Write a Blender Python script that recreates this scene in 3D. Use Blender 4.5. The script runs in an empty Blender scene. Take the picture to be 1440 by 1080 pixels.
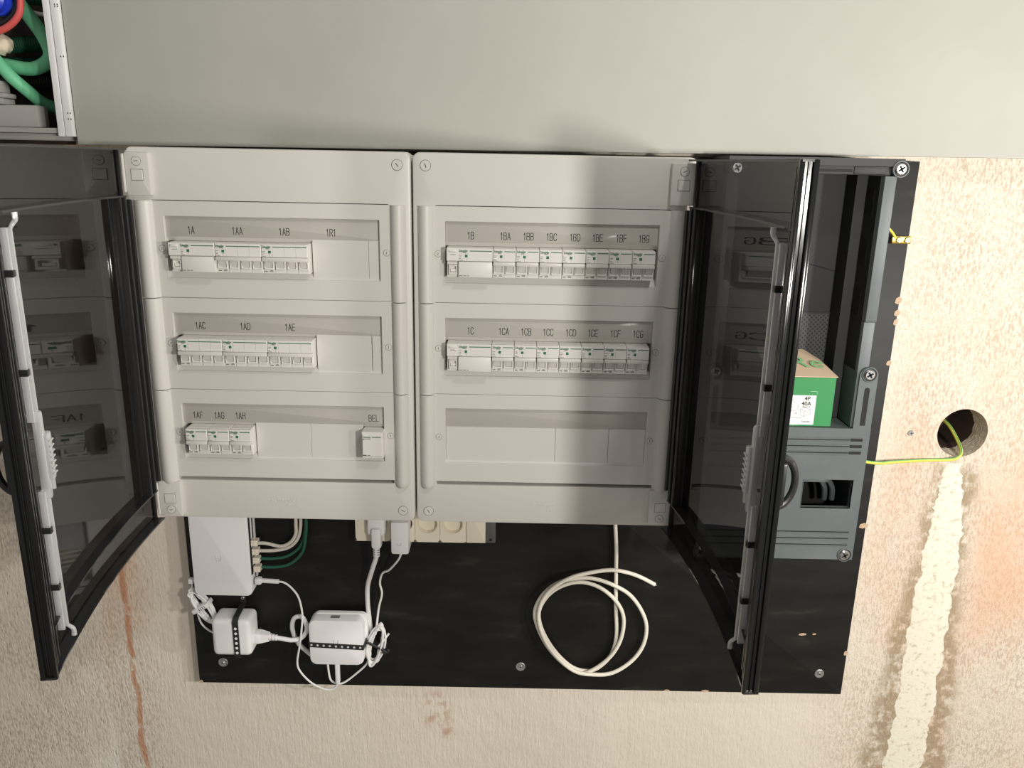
import bpy, bmesh, math, random
from mathutils import Matrix, Vector, Euler
random.seed(7)
SC = bpy.context.scene
COL = SC.collection
PI = math.pi

# ------------------------------------------------------------------ camera
F_PX = 1131.13
cam_d = bpy.data.cameras.new('camera'); cam = bpy.data.objects.new('camera', cam_d); COL.objects.link(cam)
cam_d.sensor_fit = 'HORIZONTAL'; cam_d.sensor_width = 36.0; cam_d.lens = 36.0*F_PX/1440.0; cam_d.clip_start = 0.02
yaw, pitch, roll = 0.0022, -0.2701, 0.0200
fw = Vector((math.sin(yaw)*math.cos(pitch), math.cos(yaw)*math.cos(pitch), math.sin(pitch)))
rt = Vector((math.cos(yaw), -math.sin(yaw), 0)); up = rt.cross(fw)
r2 = math.cos(roll)*rt + math.sin(roll)*up; u2 = -math.sin(roll)*rt + math.cos(roll)*up
m = Matrix((r2, u2, -fw)).transposed().to_4x4(); m.translation = Vector((0.1612, -1.4498, 0.615))
cam.matrix_world = m
SC.camera = cam

# ------------------------------------------------------------------ light
SC.view_settings.view_transform = 'Standard'; SC.view_settings.look = 'None'
SC.view_settings.exposure = 0.18; SC.view_settings.gamma = 1.0; SC.view_settings.use_curve_mapping = False
w = bpy.data.worlds.new('world'); SC.world = w; w.use_nodes = True
w.node_tree.nodes['Background'].inputs[0].default_value = (1.0, 0.96, 0.90, 1)
w.node_tree.nodes['Background'].inputs[1].default_value = 0.27
def lamp(name, loc, power, size, color=(1, .96, .90)):
    d = bpy.data.lights.new(name, 'POINT'); d.energy = power; d.shadow_soft_size = size; d.color = color
    o = bpy.data.objects.new(name, d); COL.objects.link(o); o.location = loc
    return o
lamp('hand_lamp', (0.77, -1.45, 0.55), 38, 0.045)
lamp('work_lamp', (1.62, -1.60, 0.54), 48, 0.04)
lamp('work_lamp', (1.95, -1.36, 0.52), 62, 0.05)
lamp('ceiling_lamp', (0.75, -1.20, 1.75), 23, 0.06)

# ------------------------------------------------------------------ mesh helpers
class MB:
    def __init__(s, fn=None): s.v = []; s.f = []; s.fn = fn
    def add(s, vs, fs):
        b = len(s.v)
        s.v += [s.fn(*p) if s.fn else tuple(p) for p in vs]
        s.f += [tuple(i+b for i in f) for f in fs]
        return s
    def box(s, x0, x1, y0, y1, z0, z1):
        return s.add([(x0,y0,z0),(x1,y0,z0),(x1,y1,z0),(x0,y1,z0),(x0,y0,z1),(x1,y0,z1),(x1,y1,z1),(x0,y1,z1)],
              [(0,3,2,1),(4,5,6,7),(0,1,5,4),(1,2,6,5),(2,3,7,6),(3,0,4,7)])
    def rbox(s, x0, x1, y0, y1, z0, z1, r=.002, seg=2):
        bm = bmesh.new(); bmesh.ops.create_cube(bm, size=1)
        for v in bm.verts:
            v.co = Vector(((x0+x1)/2+v.co.x*(x1-x0), (y0+y1)/2+v.co.y*(y1-y0), (z0+z1)/2+v.co.z*(z1-z0)))
        r = min(r, .49*min(abs(x1-x0), abs(y1-y0), abs(z1-z0)))
        bmesh.ops.bevel(bm, geom=bm.edges[:], offset=r, segments=seg, profile=.5, affect='EDGES')
        bm.verts.index_update()
        s.add([tuple(v.co) for v in bm.verts], [[v.index for v in f.verts] for f in bm.faces]); bm.free()
        return s
    def loft(s, loops, caps=True, closed=False):
        n = len(loops[0]); vs = [p for l in loops for p in l]; fs = []
        K = len(loops)
        for k in range(K if closed else K-1):
            a = k*n; b = ((k+1) % K)*n
            for i in range(n): fs.append((a+i, a+(i+1) % n, b+(i+1) % n, b+i))
        if caps and not closed:
            fs.append(tuple(range(n-1, -1, -1))); fs.append(tuple((K-1)*n+i for i in range(n)))
        return s.add(vs, fs)
    def prism(s, poly, z0, z1):            # poly of (x,y) extruded in z
        return s.loft([[(x,y,z0) for x,y in poly], [(x,y,z1) for x,y in poly]])
    def prism_y(s, poly, y0, y1):          # poly of (x,z) extruded in y
        return s.loft([[(x,y0,z) for x,z in poly], [(x,y1,z) for x,z in poly]])
    def cyl(s, c, axis, r, h, n=24, r2=None, bev=0):
        ax = Vector(axis).normalized(); t = ax.orthogonal().normalized(); b = ax.cross(t); c = Vector(c)
        r2 = r if r2 is None else r2
        def ring(rr, d): return [tuple(c+ax*d+(t*math.cos(2*PI*i/n)+b*math.sin(2*PI*i/n))*rr) for i in range(n)]
        L = [ring(r, 0), ring(r2, h-bev)] + ([ring(r2-bev, h)] if bev else [])
        return s.loft(L)
    def tube(s, path, r, n=10, sub=6, smooth=True, closed=False):
        P = [Vector(p) for p in path]
        if smooth and len(P) > 2:
            Q = []
            for i in range(len(P)-1):
                p0 = P[max(i-1, 0)]; p1 = P[i]; p2 = P[i+1]; p3 = P[min(i+2, len(P)-1)]
                for k in range(sub):
                    t = k/sub
                    Q.append(.5*((2*p1)+(p2-p0)*t+(2*p0-5*p1+4*p2-p3)*t*t+(3*p1-p0-3*p2+p3)*t**3))
            Q.append(P[-1]); P = Q
        loops = []; nrm = None
        for i, p in enumerate(P):
            d = (P[min(i+1, len(P)-1)]-P[max(i-1, 0)]).normalized()
            if nrm is None: nrm = d.orthogonal().normalized()
            nrm = (nrm-d*nrm.dot(d)).normalized(); b = d.cross(nrm)
            rr = r(i/(len(P)-1)) if callable(r) else r
            loops.append([tuple(p+(nrm*math.cos(2*PI*k/n)+b*math.sin(2*PI*k/n))*rr) for k in range(n)])
        return s.loft(loops)
    def build(s, name, mat, parent=None, smooth=True, ang=28):
        me = bpy.data.meshes.new(name); me.from_pydata([tuple(p) for p in s.v], [], s.f)
        bm = bmesh.new(); bm.from_mesh(me); bmesh.ops.recalc_face_normals(bm, faces=bm.faces[:]); bm.to_mesh(me); bm.free()
        if smooth:
            me.shade_smooth(); me.set_sharp_from_angle(angle=math.radians(ang))
        me.materials.append(mat)
        return link(name, me, parent)
def link(name, me, parent=None):
    o = bpy.data.objects.new(name, me); COL.objects.link(o)
    if parent is not None: attach(o, parent)
    return o
WLOC = {}
def wloc(p):
    return WLOC.get(p.name, Vector((0, 0, 0)))
def attach(o, parent):
    o.parent = parent; L = wloc(parent); o.matrix_parent_inverse = Matrix.Translation(-L)
def thing(name, label, cat, loc=(0, 0, 0), group=None):
    o = bpy.data.objects.new(name, None); COL.objects.link(o); o.location = loc; o.empty_display_size = .02
    WLOC[o.name] = Vector(loc)
    return tag(o, label, cat, group)
def tag(o, label, cat, group=None):
    o['label'] = label; o['category'] = cat
    if group: o['group'] = group
    return o
def struct(o): o['kind'] = 'structure'; return o
def dup(root, loc, label, group=None):
    r = root.copy(); COL.objects.link(r); r.location = loc; r['label'] = label
    if group: r['group'] = group
    for ch in root.children:
        c = ch.copy(); COL.objects.link(c); c.parent = r
        for g in ch.children:
            d = g.copy(); COL.objects.link(d); d.parent = c
    return r
def rrect(x0, x1, z0, z1, r, y, seg=4, inset=0):
    x0 += inset; x1 -= inset; z0 += inset; z1 -= inset; r = max(r-inset, 1e-4)
    out = []
    for cx, cz, a0 in ((x1-r, z1-r, 0), (x0+r, z1-r, PI/2), (x0+r, z0+r, PI), (x1-r, z0+r, 1.5*PI)):
        for k in range(seg+1):
            a = a0+PI/2*k/seg; out.append((cx+r*math.cos(a), y, cz+r*math.sin(a)))
    return out
def slab(x0, x1, yf, yb, z0, z1, r, bev=.002, mb=None, seg=4):   # rounded plate, front at yf (towards the viewer)
    mb = mb or MB()
    return mb.loft([rrect(x0, x1, z0, z1, r, yb, seg), rrect(x0, x1, z0, z1, r, yf+bev, seg),
                    rrect(x0, x1, z0, z1, r, yf+bev*.3, seg, bev*.3), rrect(x0, x1, z0, z1, r, yf, seg, bev)])
def ringplate(o, i, yf, yb, ro=.004, ri=.001, slope=.0, bev=.0008, mb=None):   # rectangular plate with rectangular window
    mb = mb or MB()
    return mb.loft([rrect(*o, ro, yb), rrect(*o, ro, yf+bev), rrect(*o, ro, yf, 4, bev),
                    rrect(*i, ri, yf, 4, -bev), rrect(*i, ri, yf+bev), rrect(*i, ri, yb, 4, slope)], closed=True)
_tc = {}
def text_mesh(txt, size, mat, sx=.82, ext=.0001, bold=0.0):
    k = (txt, size, mat.name, sx, ext, bold)
    if k in _tc: return _tc[k]
    cu = bpy.data.curves.new('t', 'FONT'); cu.body = txt; cu.size = size; cu.align_x = 'CENTER'; cu.align_y = 'CENTER'
    cu.extrude = ext; cu.resolution_u = 3; cu.offset = bold
    o = bpy.data.objects.new('t', cu); COL.objects.link(o)
    dg = bpy.context.evaluated_depsgraph_get(); me = bpy.data.meshes.new_from_object(o.evaluated_get(dg))
    bpy.data.objects.remove(o); bpy.data.curves.remove(cu)
    for v in me.vertices: v.co = Vector((v.co.x*sx, -v.co.z, v.co.y))
    me.materials.clear(); me.materials.append(mat); me.name = 'marking'
    _tc[k] = me; return me
def text(txt, size, mat, loc, parent, name='marking', sx=.82, ext=.0001, bold=0.0, rot=None, local=False):
    o = bpy.data.objects.new(name, text_mesh(txt, size, mat, sx, ext, bold)); COL.objects.link(o)
    if parent is not None:
        if local: o.parent = parent
        else: attach(o, parent)
    o.location = loc
    if rot: o.rotation_euler = rot
    return o

GLYPH = {'1': [[(.05,.76),(.5,1),(.5,0)]], 'A': [[(0,0),(.5,1),(1,0)],[(.18,.32),(.82,.32)]],
 'B': [[(0,0),(0,1),(.6,1),(.88,.93),(.95,.77),(.88,.6),(.6,.53),(0,.53)],[(.6,.53),(.92,.45),(1,.27),(.92,.08),(.6,0),(0,0)]],
 'C': [[(1,.76),(.9,.93),(.65,1),(.35,1),(.1,.9),(0,.7),(0,.3),(.1,.1),(.35,0),(.65,0),(.9,.07),(1,.24)]],
 'D': [[(0,0),(0,1),(.55,1),(.88,.9),(1,.68),(1,.32),(.88,.1),(.55,0),(0,0)]],
 'E': [[(1,1),(0,1),(0,0),(1,0)],[(0,.52),(.85,.52)]], 'F': [[(1,1),(0,1),(0,0)],[(0,.5),(.85,.5)]],
 'G': [[(1,.8),(.88,.94),(.62,1),(.35,1),(.1,.9),(0,.7),(0,.3),(.1,.1),(.35,0),(.65,0),(.9,.08),(1,.25),(1,.48),(.55,.48)]],
 'H': [[(0,0),(0,1)],[(1,0),(1,1)],[(0,.52),(1,.52)]], 'L': [[(0,1),(0,0),(1,0)]],
 'R': [[(0,0),(0,1),(.6,1),(.9,.92),(1,.74),(.9,.56),(.6,.48),(0,.48)],[(.55,.48),(1,0)]]}
def stroke_text(txt, h, loc, mat, parent, wd=.40, st=.085):
    adv = [(.30 if c == '1' else wd)+.15 for c in txt]; tot = sum(adv)-.15; x = -tot/2; mb = MB()
    k = 0
    for c, a in zip(txt, adv):
        gw = .30 if c == '1' else wd
        for line in GLYPH[c]:
            for p, q_ in zip(line, line[1:]):
                P_ = Vector((x+p[0]*gw, 0, p[1]-.5)); Q_ = Vector((x+q_[0]*gw, 0, q_[1]-.5)); d = (Q_-P_).normalized(); n = Vector((-d.z, 0, d.x))*st/2
                P_ = P_-d*st*.4; Q_ = Q_+d*st*.4; k += 1
                mb.add([tuple(Vector(loc)+v*h+Vector((0, -.000004*k, 0))) for v in (P_-n, Q_-n, Q_+n, P_+n)], [(0,1,2,3)])
        x += a
    return mb.build('marking', mat, parent, smooth=False)

# ------------------------------------------------------------------ materials
def principled(name, col, rough=.5, metal=0.0, spec=.5, coat=0.0, bump=None, var=None, trans=0):
    mt = bpy.data.materials.new(name); mt.use_nodes = True; nt = mt.node_tree; b = nt.nodes['Principled BSDF']
    b.inputs['Base Color'].default_value = (*col, 1); b.inputs['Roughness'].default_value = rough
    b.inputs['Metallic'].default_value = metal; b.inputs['Specular IOR Level'].default_value = spec
    if coat: b.inputs['Coat Weight'].default_value = coat; b.inputs['Coat Roughness'].default_value = .08
    if trans: b.inputs['Transmission Weight'].default_value = trans
    tc = nt.nodes.new('ShaderNodeTexCoord')
    if var:                    # (scale, other colour, low, high)
        n = nt.nodes.new('ShaderNodeTexNoise'); n.inputs['Scale'].default_value = var[0]; n.inputs['Detail'].default_value = 6
        nt.links.new(tc.outputs['Object'], n.inputs['Vector'])
        r = nt.nodes.new('ShaderNodeValToRGB'); r.color_ramp.elements[0].position = var[2]; r.color_ramp.elements[1].position = var[3]
        r.color_ramp.elements[0].color = (*col, 1); r.color_ramp.elements[1].color = (*var[1], 1)
        nt.links.new(n.outputs['Fac'], r.inputs['Fac']); nt.links.new(r.outputs['Color'], b.inputs['Base Color'])
    if bump:                   # (scale, strength)
        n = nt.nodes.new('ShaderNodeTexNoise'); n.inputs['Scale'].default_value = bump[0]; n.inputs['Detail'].default_value = 4
        nt.links.new(tc.outputs['Object'], n.inputs['Vector'])
        bp = nt.nodes.new('ShaderNodeBump'); bp.inputs['Strength'].default_value = bump[1]; bp.inputs['Distance'].default_value = .001
        nt.links.new(n.outputs['Fac'], bp.inputs['Height']); nt.links.new(bp.outputs['Normal'], b.inputs['Normal'])
    return mt
def smoked(name, tint, rough=.015, f0=.045, haze=0.0):      # tinted clear plastic: see-through with a mirror-like skin
    mt = bpy.data.materials.new(name); mt.use_nodes = True; nt = mt.node_tree; nt.nodes.clear()
    out = nt.nodes.new('ShaderNodeOutputMaterial'); tr = nt.nodes.new('ShaderNodeBsdfTransparent'); gl = nt.nodes.new('ShaderNodeBsdfGlossy')
    tr.inputs[0].default_value = (*tint, 1); gl.inputs['Color'].default_value = (1, 1, 1, 1); gl.inputs['Roughness'].default_value = rough
    lw = nt.nodes.new('ShaderNodeLayerWeight'); lw.inputs['Blend'].default_value = .5
    p = nt.nodes.new('ShaderNodeMath'); p.operation = 'POWER'; p.inputs[1].default_value = 5
    q = nt.nodes.new('ShaderNodeMath'); q.operation = 'MULTIPLY_ADD'; q.inputs[1].default_value = .95-f0; q.inputs[2].default_value = f0
    mx = nt.nodes.new('ShaderNodeMixShader')
    nt.links.new(lw.outputs['Facing'], p.inputs[0]); nt.links.new(p.outputs[0], q.inputs[0]); nt.links.new(q.outputs[0], mx.inputs[0])
    src = tr
    if haze:
        df = nt.nodes.new('ShaderNodeBsdfDiffuse'); df.inputs[0].default_value = (.85, .85, .85, 1)
        h = nt.nodes.new('ShaderNodeMixShader'); h.inputs[0].default_value = haze
        nt.links.new(tr.outputs[0], h.inputs[1]); nt.links.new(df.outputs[0], h.inputs[2]); src = h
    nt.links.new(src.outputs[0], mx.inputs[1]); nt.links.new(gl.outputs[0], mx.inputs[2]); nt.links.new(mx.outputs[0], out.inputs[0])
    return mt

M = {}
M['white'] = principled('white_abs', (.70, .675, .63), .38, var=(3, (.66, .64, .60), .35, .7))
M['plate'] = principled('plate_abs', (.68, .66, .62), .42)
M['label'] = principled('label_paper', (.49, .465, .42), .55, coat=.25)
M['device'] = principled('device_white', (.80, .78, .73), .4)
M['device2'] = principled('device_toggle', (.72, .70, .65), .4)
M['net'] = principled('net_white', (.80, .79, .79), .42)
M['netface'] = principled('net_face', (.82, .81, .81), .5)
M['logo'] = principled('logo_grey', (.55, .55, .56), .4)
M['ink'] = principled('ink', (.03, .03, .03), .6)
M['print'] = principled('print_grey', (.22, .23, .21), .6)
M['green_ink'] = principled('green_ink', (.02, .16, .075), .5)
M['dark'] = principled('dark_gap', (.012, .012, .012), .8)
M['smoke'] = smoked('smoked_polycarbonate', (.25, .247, .25), f0=.016)
M['smoke_dark'] = smoked('smoked_thick', (.12, .12, .125), rough=.09, f0=.06, haze=.02)
M['smoke_rim'] = principled('smoked_rim', (.006, .0065, .0065), .14, spec=.4)
M['clear'] = smoked('clear_plastic', (.84, .84, .85), rough=.18, f0=.22, haze=.42)
M['blackp'] = principled('black_plastic', (.012, .012, .013), .35)
M['module'] = principled('module_grey', (.105, .122, .125), .48, bump=(400, .15), var=(9, (.14, .155, .155), .5, .8))
M['module_in'] = principled('module_black', (.018, .019, .020), .6, bump=(300, .15))
M['steel'] = principled('steel', (.62, .62, .62), .32, metal=1)
M['zinc'] = principled('zinc', (.55, .55, .54), .42, metal=1)
M['brass'] = principled('brass', (.80, .58, .16), .3, metal=1)
M['cream'] = principled('cream_plastic', (.80, .74, .60), .42)
M['cream_cable'] = principled('cream_cable', (.84, .79, .68), .45)
M['beige_cable'] = principled('beige_cable', (.62, .58, .51), .5)
M['green_cable'] = principled('green_cable', (.015, .10, .065), .45)
M['white_cable'] = principled('white_cable', (.82, .81, .80), .42)
M['strap'] = principled('strap_black', (.02, .02, .02), .45)
M['grey_box'] = principled('grey_box', (.35, .34, .32), .55)
M['conduit'] = principled('conduit_green', (.16, .56, .31), .5)
M['conduit_dark'] = principled('conduit_dark_green', (.012, .10, .05), .5)
M['red'] = principled('red_cable', (.65, .10, .09), .45)
M['blue'] = principled('blue_cap', (.02, .05, .55), .35)
M['foam'] = principled('foam', (.75, .64, .50), .8, bump=(120, .9))
M['alu'] = principled('white_profile', (.80, .80, .79), .4)
M['compartment'] = principled('compartment', (.03, .025, .022), .8, var=(30, (.05, .03, .02), .4, .6))
M['panel'] = principled('grey_panel', (.37, .37, .33), .52, spec=.35, bump=(4, .05), var=(5, (.40, .395, .355), .45, .8))
M['carton_green'] = principled('carton_green', (.030, .235, .072), .6)
M['carton_kraft'] = principled('kraft', (.55, .42, .29), .75)
M['sticker'] = principled('sticker', (.80, .79, .77), .55)
M['kraft_ink'] = principled('kraft_ink', (.18, .45, .20), .7)
M['red_dark'] = principled('rust_red', (.12, .03, .02), .6)

def nodes(mt):
    nt = mt.node_tree
    def N(t, ins=None, **kw):
        n = nt.nodes.new(t)
        for k, v in kw.items(): setattr(n, k, v)
        for k, v in (ins or {}).items():
            if hasattr(v, 'is_output') or isinstance(v, bpy.types.NodeSocket): nt.links.new(v, n.inputs[k])
            else: n.inputs[k].default_value = v
        return n
    return nt, N
def ramp(N, fac, stops):
    r = N('ShaderNodeValToRGB', {'Fac': fac}); e = r.color_ramp.elements
    while len(e) > 1: e.remove(e[-1])
    e[0].position = stops[0][0]; e[0].color = stops[0][1]
    for p, c in stops[1:]:
        x = e.new(p); x.color = c
    return r.outputs['Color']
def g(v): return (v, v, v, 1)

def wall_material():
    mt = bpy.data.materials.new('plaster_wall'); mt.use_nodes = True; nt, N = nodes(mt); b = nt.nodes['Principled BSDF']
    b.inputs['Roughness'].default_value = .85; b.inputs['Specular IOR Level'].default_value = .25
    tc = N('ShaderNodeTexCoord'); co = tc.outputs['Object']
    xyz = N('ShaderNodeSeparateXYZ', {0: co}); X, Z = xyz.outputs['X'], xyz.outputs['Z']
    def math_(op, a, bb=None, cc=None, clamp=False):
        ins = {0: a}
        if bb is not None: ins[1] = bb
        if cc is not None: ins[2] = cc
        return N('ShaderNodeMath', ins, operation=op, use_clamp=clamp).outputs[0]
    def mapr(v, a, c, lo=0.0, hi=1.0):
        return N('ShaderNodeMapRange', {'Value': v, 'From Min': a, 'From Max': c, 'To Min': lo, 'To Max': hi}, interpolation_type='SMOOTHSTEP').outputs['Result']
    def noise(scale, detail=5, vec=co, rough=.55):
        return N('ShaderNodeTexNoise', {'Vector': vec, 'Scale': scale, 'Detail': detail, 'Roughness': rough}).outputs['Fac']
    def mix(f, a, c):
        n = N('ShaderNodeMix', {}, data_type='RGBA')
        for i, v in ((0, f), (6, a), (7, c)):
            if isinstance(v, bpy.types.NodeSocket): nt.links.new(v, n.inputs[i])
            else: n.inputs[i].default_value = v
        return n.outputs[2]
    vs = N('ShaderNodeMapping', {'Vector': co, 'Scale': (1, 1, .13)}).outputs[0]      # brushed vertically
    vs2 = N('ShaderNodeMapping', {'Vector': co, 'Scale': (1, 1, .35)}).outputs[0]
    big = noise(2.2); mid = noise(9); streak = noise(150, 4, vs); fine = noise(260, 5, vs2); grain = noise(520, 3)
    right = mapr(X, .75, 1.0); left = mapr(X, -.52, -.62)
    c = mix(ramp(N, big, [(.3, g(0)), (.7, g(1))]), (.69, .625, .525, 1), (.74, .68, .58, 1))
    # bare brownish plaster showing between the paint strokes
    worn = math_('MULTIPLY', mapr(fine, .46, .60), mapr(mid, .25, .60))
    wornamt = math_('MULTIPLY', worn, math_('MAXIMUM', math_('MULTIPLY', right, .50), math_('MULTIPLY', left, .46)))
    c = mix(wornamt, c, (.36, .25, .165, 1))
    spk = math_('MULTIPLY', mapr(grain, .52, .66), math_('ADD', math_('MULTIPLY', right, .42), .08))
    c = mix(spk, c, (.38, .255, .16, 1))
    # orange-tinted areas
    ora = noise(3.1, 4, vs2)
    om = math_('MULTIPLY', mapr(ora, .42, .62), math_('MAXIMUM', math_('MULTIPLY', mapr(X, .84, .96), mapr(Z, .45, .0)), math_('MULTIPLY', mapr(X, -.54, -.60), mapr(X, -.72, -.66))))
    c = mix(math_('MULTIPLY', om, .6), c, (.70, .40, .24, 1))
    # noise-broken band of whiter colour left of the run
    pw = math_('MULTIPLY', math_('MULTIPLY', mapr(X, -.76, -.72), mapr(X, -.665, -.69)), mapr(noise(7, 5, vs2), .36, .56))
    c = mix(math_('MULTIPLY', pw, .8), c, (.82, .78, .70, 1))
    # red-brown run on the left
    wob = math_('MULTIPLY_ADD', noise(14, 3), .03, -.015)
    dl = math_('ABSOLUTE', math_('ADD', math_('ADD', X, .6215), wob))
    run = math_('MULTIPLY', math_('MULTIPLY', mapr(dl, .0085, .0035), mapr(Z, -.15, -.2)), mapr(noise(60, 4), .28, .5))
    c = mix(math_('MULTIPLY', run, .75), c, (.50, .21, .10, 1))
    # reddish scuffs under the board
    for sx, sz, sr in ((.012, -.50, .035), (.042, -.58, .022), (.02, -.535, .05)):
        d = N('ShaderNodeVectorMath', {0: co, 1: (sx, .025, sz)}, operation='DISTANCE').outputs['Value']
        c = mix(math_('MULTIPLY', math_('MULTIPLY', mapr(d, sr, sr*.2), mapr(noise(45, 4), .45, .62)), .6), c, (.45, .22, .12, 1))
    # brown smear either side of the filled chase below the hole
    cx = math_('MULTIPLY_ADD', Z, .0, 1.034)
    jit = math_('MULTIPLY_ADD', noise(10, 4), .06, -.03)
    dc = math_('ABSOLUTE', math_('ADD', math_('SUBTRACT', X, cx), jit))
    wid = mapr(Z, .06, -.65, .03, .075)
    fr = math_('SUBTRACT', dc, wid)
    smear = math_('MULTIPLY', math_('MULTIPLY', mapr(fr, .030, -.002), mapr(Z, .075, .03)), mapr(noise(60, 5), .30, .55))
    c = mix(math_('MULTIPLY', smear, .75), c, (.30, .215, .12, 1))
    nt.links.new(c, b.inputs['Base Color'])
    pit = N('ShaderNodeTexVoronoi', {'Vector': vs2, 'Scale': 95.0}).outputs['Distance']
    pits = math_('MULTIPLY', mapr(pit, .0, .28), 1.0)
    h = math_('ADD', math_('MULTIPLY', streak, .55), math_('MULTIPLY', fine, math_('ADD', .35, math_('MULTIPLY', math_('MAXIMUM', right, left), .5))))
    h = math_('ADD', h, math_('MULTIPLY', pits, math_('MULTIPLY_ADD', left, .35, .08)))
    h = math_('ADD', h, math_('MULTIPLY', noise(24, 5), .9))
    bp = N('ShaderNodeBump', {'Strength': .75, 'Distance': .004, 'Height': h})
    nt.links.new(bp.outputs['Normal'], b.inputs['Normal'])
    return mt
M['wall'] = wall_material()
M['filler'] = principled('filler', (.76, .72, .60), .9, bump=(160, 1.0), var=(110, (.52, .46, .34), .55, .72))

def board_material():
    mt = principled('film_faced_plywood', (.010, .0095, .0085), .52, spec=.32); nt, N = nodes(mt); b = nt.nodes['Principled BSDF']
    tc = N('ShaderNodeTexCoord'); mp = N('ShaderNodeMapping', {'Vector': tc.outputs['Object'], 'Scale': (.25, 1, 1)})
    n = N('ShaderNodeTexNoise', {'Vector': mp.outputs[0], 'Scale': 30.0, 'Detail': 8.0})
    c = ramp(N, n.outputs['Fac'], [(.3, (.005, .0046, .004, 1)), (.62, (.011, .010, .0085, 1)), (.8, (.035, .031, .026, 1))])
    nt.links.new(c, b.inputs['Base Color'])
    bp = N('ShaderNodeBump', {'Strength': .25, 'Distance': .001, 'Height': n.outputs['Fac']}); nt.links.new(bp.outputs['Normal'], b.inputs['Normal'])
    return mt
M['board'] = board_material()
M['ply_edge'] = principled('ply_edge', (.20, .13, .08), .8, var=(80, (.10, .065, .04), .4, .6))
M['chip'] = principled('chipped_ply', (.50, .36, .24), .8)

def mesh_plate_material():
    mt = principled('perforated', (.04, .042, .044), .55); nt, N = nodes(mt); b = nt.nodes['Principled BSDF']
    tc = N('ShaderNodeTexCoord'); mp = N('ShaderNodeMapping', {'Vector': tc.outputs['Object'], 'Scale': (1, 1, 1), 'Rotation': (0, PI/4, 0)})
    v = N('ShaderNodeTexVoronoi', {'Vector': mp.outputs[0], 'Scale': 170.0, 'Randomness': 0.0})
    c = ramp(N, v.outputs['Distance'], [(.30, (.003, .003, .003, 1)), (.38, (.055, .057, .06, 1))])
    nt.links.new(c, b.inputs['Base Color']); return mt
M['perf'] = mesh_plate_material()

# ------------------------------------------------------------------ the setting
WY = .026
HX, HZ, HR = 1.037, .1255, .0485
def holed_quad(mb, x0, x1, z0, z1, y, cx, cz, r, n=48):
    circ = []; outer = []
    for i in range(n):
        a = 2*PI*i/n; c, s_ = math.cos(a), math.sin(a)
        circ.append((cx+r*c, y, cz+r*s_))
        t = min([((x1 if c > 0 else x0)-cx)/c if abs(c) > 1e-9 else 1e9, ((z1 if s_ > 0 else z0)-cz)/s_ if abs(s_) > 1e-9 else 1e9])
        outer.append((cx+t*c, y, cz+t*s_))
    mb.loft([outer, circ], caps=False)
    return circ
wb = MB()
q = .10
circ = holed_quad(wb, HX-q, HX+q, HZ-q, HZ+q, WY, HX, HZ, HR)
def wq(x0, x1, z0, z1): wb.add([(x0,WY,z0),(x1,WY,z0),(x1,WY,z1),(x0,WY,z1)], [(0,1,2,3)])
wq(-2.2, -.59, -1.6, .642); wq(-.59, HX-q, -1.6, .70); wq(HX+q, 2.6, -1.6, .70); wq(HX-q, HX+q, -1.6, HZ-q); wq(HX-q, HX+q, HZ+q, .70)
jag = lambda y, r: [(HX+(x-HX)*(1+r*random.uniform(-1, 1)), y, HZ+(z-HZ)*(1+r*random.uniform(-1, 1))) for x, _, z in circ]
wb.loft([circ, jag(WY+.012, .015), jag(WY+.05, .02)], caps=False)
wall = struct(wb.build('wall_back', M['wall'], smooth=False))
hm = MB(); hm.loft([jag(WY+.048, .02), jag(WY+.14, .03)], caps=False)
hm.add([(x, WY+.139, z) for x, _, z in circ], [tuple(range(len(circ)))])
hm.build('cable_hole', principled('hole_dark', (.06, .035, .025), .9, bump=(90, 1)), wall)
# filled chase running down from the hole
sl = [(1.014,.064),(1.008,.005),(1.000,-.102),(.992,-.28),(.996,-.468),(.990,-.649),(.985,-.9)]
sr = [(1.046,.064),(1.060,.006),(1.076,-.101),(1.080,-.278),(1.083,-.466),(1.082,-.647),(1.08,-.9)]
def sam(L, t):
    k = min(int(t), len(L)-2); f = t-k; return L[k][0]*(1-f)+L[k+1][0]*f, L[k][1]*(1-f)+L[k+1][1]*f
fm = MB(); NR, NC = 90, 9; vs = []
for i in range(NR+1):
    a = sam(sl, 6*i/NR); c = sam(sr, 6*i/NR)
    ja, jc = .002*math.sin(i*.9)+random.uniform(-.002, .002), .002*math.sin(i*.7+2)+random.uniform(-.002, .002)
    for j in range(NC+1):
        s_ = j/NC; bulge = .0022*(1-(2*s_-1)**4)+random.uniform(-.0006, .0006)
        vs.append((a[0]+ja+(c[0]+jc-a[0]-ja)*s_, WY+.0006-bulge, a[1]+(c[1]-a[1])*s_))
fm.add(vs, [(i*(NC+1)+j, i*(NC+1)+j+1, (i+1)*(NC+1)+j+1, (i+1)*(NC+1)+j) for i in range(NR) for j in range(NC)])
fm.build('filled_chase', M['filler'], wall, ang=80)
ws = thing('wall_screw', 'small dull screw in the bare wall left of the round hole', 'screw', (.937, WY, .124))
MB().cyl((.937, WY, .124), (0,-1,0), .0062, .003, 18, .005).build('screw_head', M['zinc'], ws)
MB().box(.9335, .9405, WY-.0033, WY-.0028, .1235, .1245).box(.9365, .9375, WY-.0033, WY-.0028, .1205, .1275).build('cross_slot', M['dark'], ws)

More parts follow.
